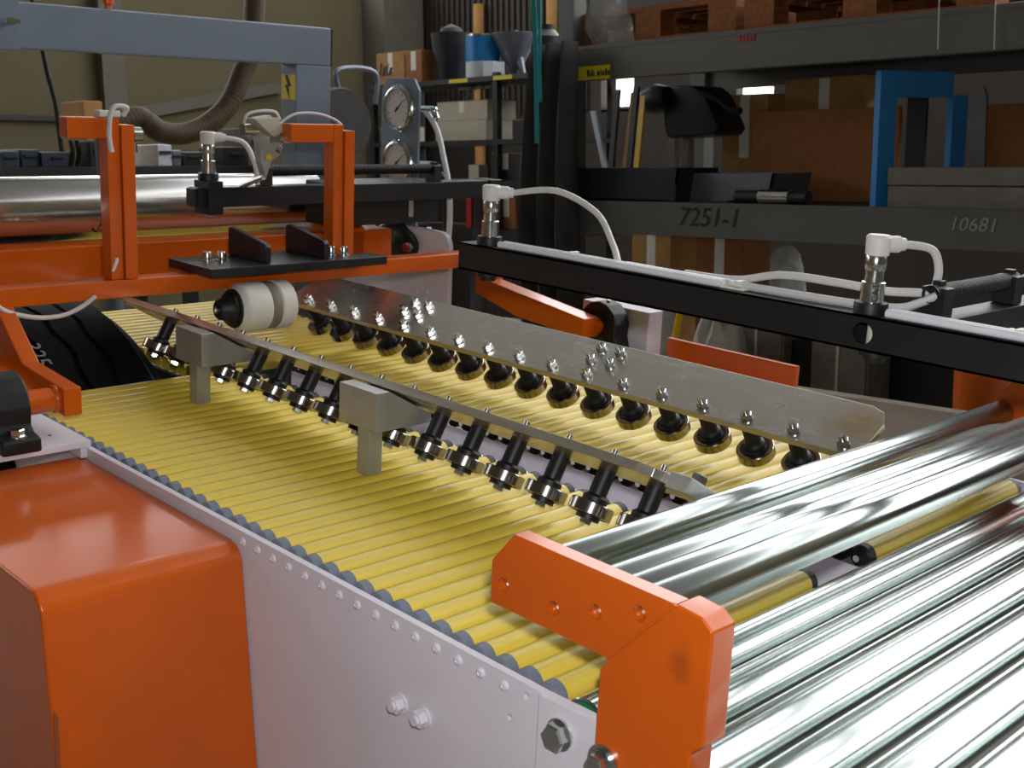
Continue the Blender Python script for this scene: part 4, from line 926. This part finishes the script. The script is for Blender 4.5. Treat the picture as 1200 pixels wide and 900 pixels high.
obj('bin', MB().lathe((SX + .2, (q0.y + q1.y) / 2, ZS[0]), (0, 0, 1), [(0, 0), (0, rr_ * .72), (ht, rr_), (ht, rr_ * .92), (.02, rr_ * .66), (.02, 0)], 24), 'darkmetal', bi, fr='W')
obj('contents', MB().lathe((SX + .2, (q0.y + q1.y) / 2, ZS[0] + ht * .8), (0, 0, 1), [(0, 0), (0, rr_ * .8), (ht * .3, rr_ * .5), (ht * .4, 0)], 12), 'cloth', bi, fr='W')
tn = thing('paint_tin', 'blue and white paint tin on the top shelf', 'tin', (SX + .15, wX(551, 70, SX).y, ZS[0]), 'W')
q0, q1 = wX(537, 60, SX + .05), wX(565, 60, SX + .05); rr_ = (q0.y - q1.y) / 2; c = Vector((SX + .05 + rr_, (q0.y + q1.y) / 2, ZS[0])); ht = wX(551, 42, SX + .05).z - ZS[0]
obj('lower_band', MB().cyl(c, c + Vector((0, 0, ht * .4)), rr_, n=28), 'tinwhite', tn, fr='W'); obj('upper_band', MB().cyl(c + Vector((0, 0, ht * .4)), c + Vector((0, 0, ht)), rr_, n=28), 'tinblue', tn, fr='W')
obj('rim', MB().lathe(c + Vector((0, 0, ht)), (0, 0, 1), [(0, rr_ * 1.03), (.012, rr_ * 1.03), (.012, rr_ * .9), (.004, rr_ * .9), (.004, 0)], 28), 'bolt', tn, fr='W')
pk = wb_('small_packet', 'small white packet with red dots beside the paint tin', 'packet', 566, 578, 72, 88, SX + .06, .1, 'tinwhite', ZS[0])[0]
fu = thing('metal_funnel', 'large grey metal funnel lying on the top shelf', 'funnel', (SX + .2, wX(590, 70, SX).y, ZS[0]), 'W')
c = wX(603, 60, SX + .26)
obj('cone', MB().lathe((c.x, c.y, ZS[0]), (0, 0, 1), [(0, .035), (.05, .04), (.26, .15), (.27, .15), (.27, .145), (.05, .03)], 28), 'greymetal', fu, fr='W')
obj('spout', MB().lathe((c.x - .02, c.y - .1, ZS[0]), (.1, .4, 1), [(0, .02), (.3, .03), (.3, .015)], 14), 'greymetal', fu, fr='W')
cn = thing('dark_canister', 'black canister beside the funnel on the top shelf', 'canister', (SX + .25, wX(612, 70, SX).y, ZS[0]), 'W')
c = wX(640, 70, SX + .2); obj('body', MB().lathe((c.x, c.y, ZS[0]), (0, 0, 1), [(0, 0), (0, .09), (.22, .09), (.26, .05), (.29, .05), (.29, 0)], 22), 'blackrub', cn, fr='W')
sb_('white grey carton stacked lower on the second shelf', 510, 570, 141, 'cardwhite', 1, dep=.25, fl_=False)
z_ = ZS[1]; ZS[1] = wX(540, 141, SX + .03).z + .001
sb_('white grey carton stacked on another on the second shelf', 512, 571, 119, 'cardwhite', 1, dep=.25)
ZS[1] = z_
sb_('pale small carton at the end of the second shelf', 439, 458, 149, 'cardwhite', 1)
sb_('dark carton on the second shelf behind the strap', 600, 640, 140, 'darkmetal', 1)
sb_('small white jar standing on the third shelf', 549, 561, 193, 'cardwhite', 2, dep=.08, name='jar', cat='jar', fl_=False)
sb_('dark carton on the third shelf beside the upright', 575, 610, 180, 'darkmetal', 2)
sb_('rust red carton on the bottom shelf', 583, 604, 232, 'board', 3)
sb_('tan carton on the bottom shelf beside the rust red one', 566, 582, 236, 'card', 3)
sb_('small red can on the bottom shelf', 546, 552, 232, 'redcap', 3, dep=.06, name='can', cat='can', fl_=False)
for k, px in enumerate((545, 552, 565, 576, 588)):
    c = wX(px, 105, SX + .2); L_ = .14 + .06 * (k % 3)
    h_ = thing('hanging_tool', 'pale hand tool hanging under the top shelf', 'tool', (c.x, c.y, SZ[0] - .03 - L_), 'W', 'tools under the top shelf')
    obj('shaft', MB().cyl((c.x, c.y, SZ[0] - .0305 - L_), (c.x, c.y, SZ[0] - .0305), .012, n=8), 'greymetal', h_, fr='W')
    obj('head', MB().box((c.x - .03, c.y - .03, SZ[0] - .06), (c.x + .03, c.y + .03, SZ[0] - .0305), .004), 'bolt', h_, fr='W')
# vertical pipes on the cladding
for px, lab in ((560, 'tan vertical pipe on the brown cladding wall behind the paint tin'), (646, 'tan vertical pipe on the brown cladding wall behind the teal straps')):
    a = wX(px, 30, HX1 - .08); tag(obj('wall_pipe', MB().cyl((HX1 - .07, a.y, .0), (HX1 - .07, a.y, HZ[0] - .1), .05, n=14), 'card', fr='W'), lab, 'pipe')

# ------------------------------------------------------------------ bench and things along the back wall
BY = 4.6
bn = thing('workbench', 'dark workbench along the back wall behind the drum', 'bench', (1.5, BY + .3, 0), 'W')
bx0, bx1 = wY(-60, 190, BY).x, wY(430, 190, BY).x; bzz = wY(60, 196, BY).z
obj('worktop', MB().box((bx0, BY, bzz - .05), (bx1, BY + .7, bzz)), 'darkmetal', bn, fr='W')
for x in (bx0 + .1, (bx0 + bx1) / 2, bx1 - .16):
    for y in (BY + .05, BY + .6): obj('leg', MB().box((x, y, 0), (x + .06, y + .06, bzz - .05)), 'darkmetal', bn, fr='W')
def bb(lab, px0, px1, py0, mat, y, dep=.25, name='parts_box', cat='box'):
    a, b = wY(px0, py0, y), wY(px1, py0, y)
    t = thing(name, lab, cat, ((a.x + b.x) / 2, y, bzz), 'W')
    obj('body', MB().box((a.x, y, bzz + .0005), (b.x, y + dep, a.z), .006), mat, t, fr='W')
    obj('handle', MB().box(((a.x + b.x) / 2 - .03, y - .01, bzz + (a.z - bzz) * .55), ((a.x + b.x) / 2 + .03, y - .0005, bzz + (a.z - bzz) * .7), .002), 'darkmetal', t, fr='W'); return t
navy = M['navy'] = pm('navy_plastic', '2A3346', .5)
bb('navy plastic bin at the near end of the workbench', 2, 22, 177, 'navy', BY + .1); bb('slate blue plastic bin second along the workbench', 24, 46, 175, 'navy', BY + .12); bb('grey blue plastic bin beside the cardboard box', 48, 86, 178, 'navy', BY + .1)
bb('brown cardboard box on the workbench behind the orange post', 97, 120, 118, 'card', BY + .2); bb('dark case on the workbench next to the orange post', 104, 130, 165, 'blackrub', BY + .05, .12)
bb('pale printed carton standing on the workbench', 184, 201, 169, 'tinwhite', BY + .1); bb('grey green folder box beside the pale carton', 202, 212, 176, 'greymetal', BY + .1)
bb('row of black folders on the workbench', 214, 240, 178, 'blackrub', BY + .12); bb('black case with metal trim on the workbench', 262, 288, 172, 'blackrub', BY + .1)
bb('plain grey carton behind the measuring head', 289, 312, 150, 'stone', BY + .15)
fo = thing('hand_forks', 'two black hooks standing upright on the workbench', 'hooks', (wY(85, 180, BY).x, BY + .1, bzz), 'W')
for px in (83, 90):
    a, b = wY(px, 195, BY + .1), wY(px, 164, BY + .1); a.z = bzz + .0005; obj('hook', MB().tube([a, a.lerp(b, .5) + Vector((.01, 0, 0)), b], .012, n=8), 'blackrub', fo, fr='W')
cb = thing('black_cable', 'thick black cable hanging diagonally across the beige wall', 'cable', (wY(60, 120, BY + .75).x, BY + .75, 0), 'W')
a, b = wY(42, 20, BY + .75), wY(72, 172, BY + .75)
obj('cable', MB().tube([a + Vector((-.4, 0, 3.0)), a, a.lerp(b, .5) + Vector((.01, 0, 0)), b, Vector((b.x + .05, b.y, 0.0))], .014, n=8), 'blackrub', cb, fr='W')
ho = thing('suction_hose', 'thick brown flexible hose sagging behind the gantry', 'hose', (wY(230, 140, 4.0).x, 4.0, 1.5), 'W')
HYH = 3.9
pts = [wY(px, py, HYH) for px, py in ((305, -140), (296, 40), (282, 90), (266, 125), (240, 148), (212, 157), (188, 154), (172, 143), (158, 138), (120, 150))]
hp = MB().tube(pts, lambda t: .046 + .0006 * math.sin(t * 420), n=14, sub=30)
obj('hose', hp, 'hose', ho, fr='W')
hf = wY(305, -140, HYH); obj('ceiling_drop', MB().cyl(hf, (hf.x, hf.y, HH), .05, n=16), 'greymetal', ho, fr='W')
he = pts[-1]; obj('floor_stand', MB().cyl((he.x, he.y, 0), he, .035, n=14).cyl((he.x, he.y, 0), (he.x, he.y, .02), .15, n=20), 'greymetal', ho, fr='W')
# dark round fan behind the gantry leg
fa = thing('round_drum_fan', 'dark round reel standing behind the gantry leg', 'reel', (wY(405, 170, 4.2).x, 4.2, 0), 'W')
c = wY(403, 145, 4.2); rr_ = (wY(438, 145, 4.2) - wY(370, 145, 4.2)).length / 2
obj('reel', MB().lathe((c.x, 4.2, c.z), (0, 1, 0), [(0, 0), (0, rr_ * .96), (.02, rr_), (.18, rr_), (.2, rr_ * .96), (.2, 0)], 40), 'cloth', fa, fr='W')
obj('stand', MB().box((c.x - .04, 4.26, 0), (c.x + .04, 4.34, c.z - rr_ + .02)).box((c.x - .25, 4.2, 0), (c.x + .25, 4.4, .03)), 'darkmetal', fa, fr='W')
obj('handle', MB().tube([(c.x + .05, 4.3, c.z + rr_ * .9), (c.x + .05, 4.3, c.z + rr_ * 1.5), (c.x + .28, 4.3, c.z + rr_ * 1.5), (c.x + .28, 4.3, c.z + rr_ * .6)], .014, n=8), 'greymetal', fa, fr='W')
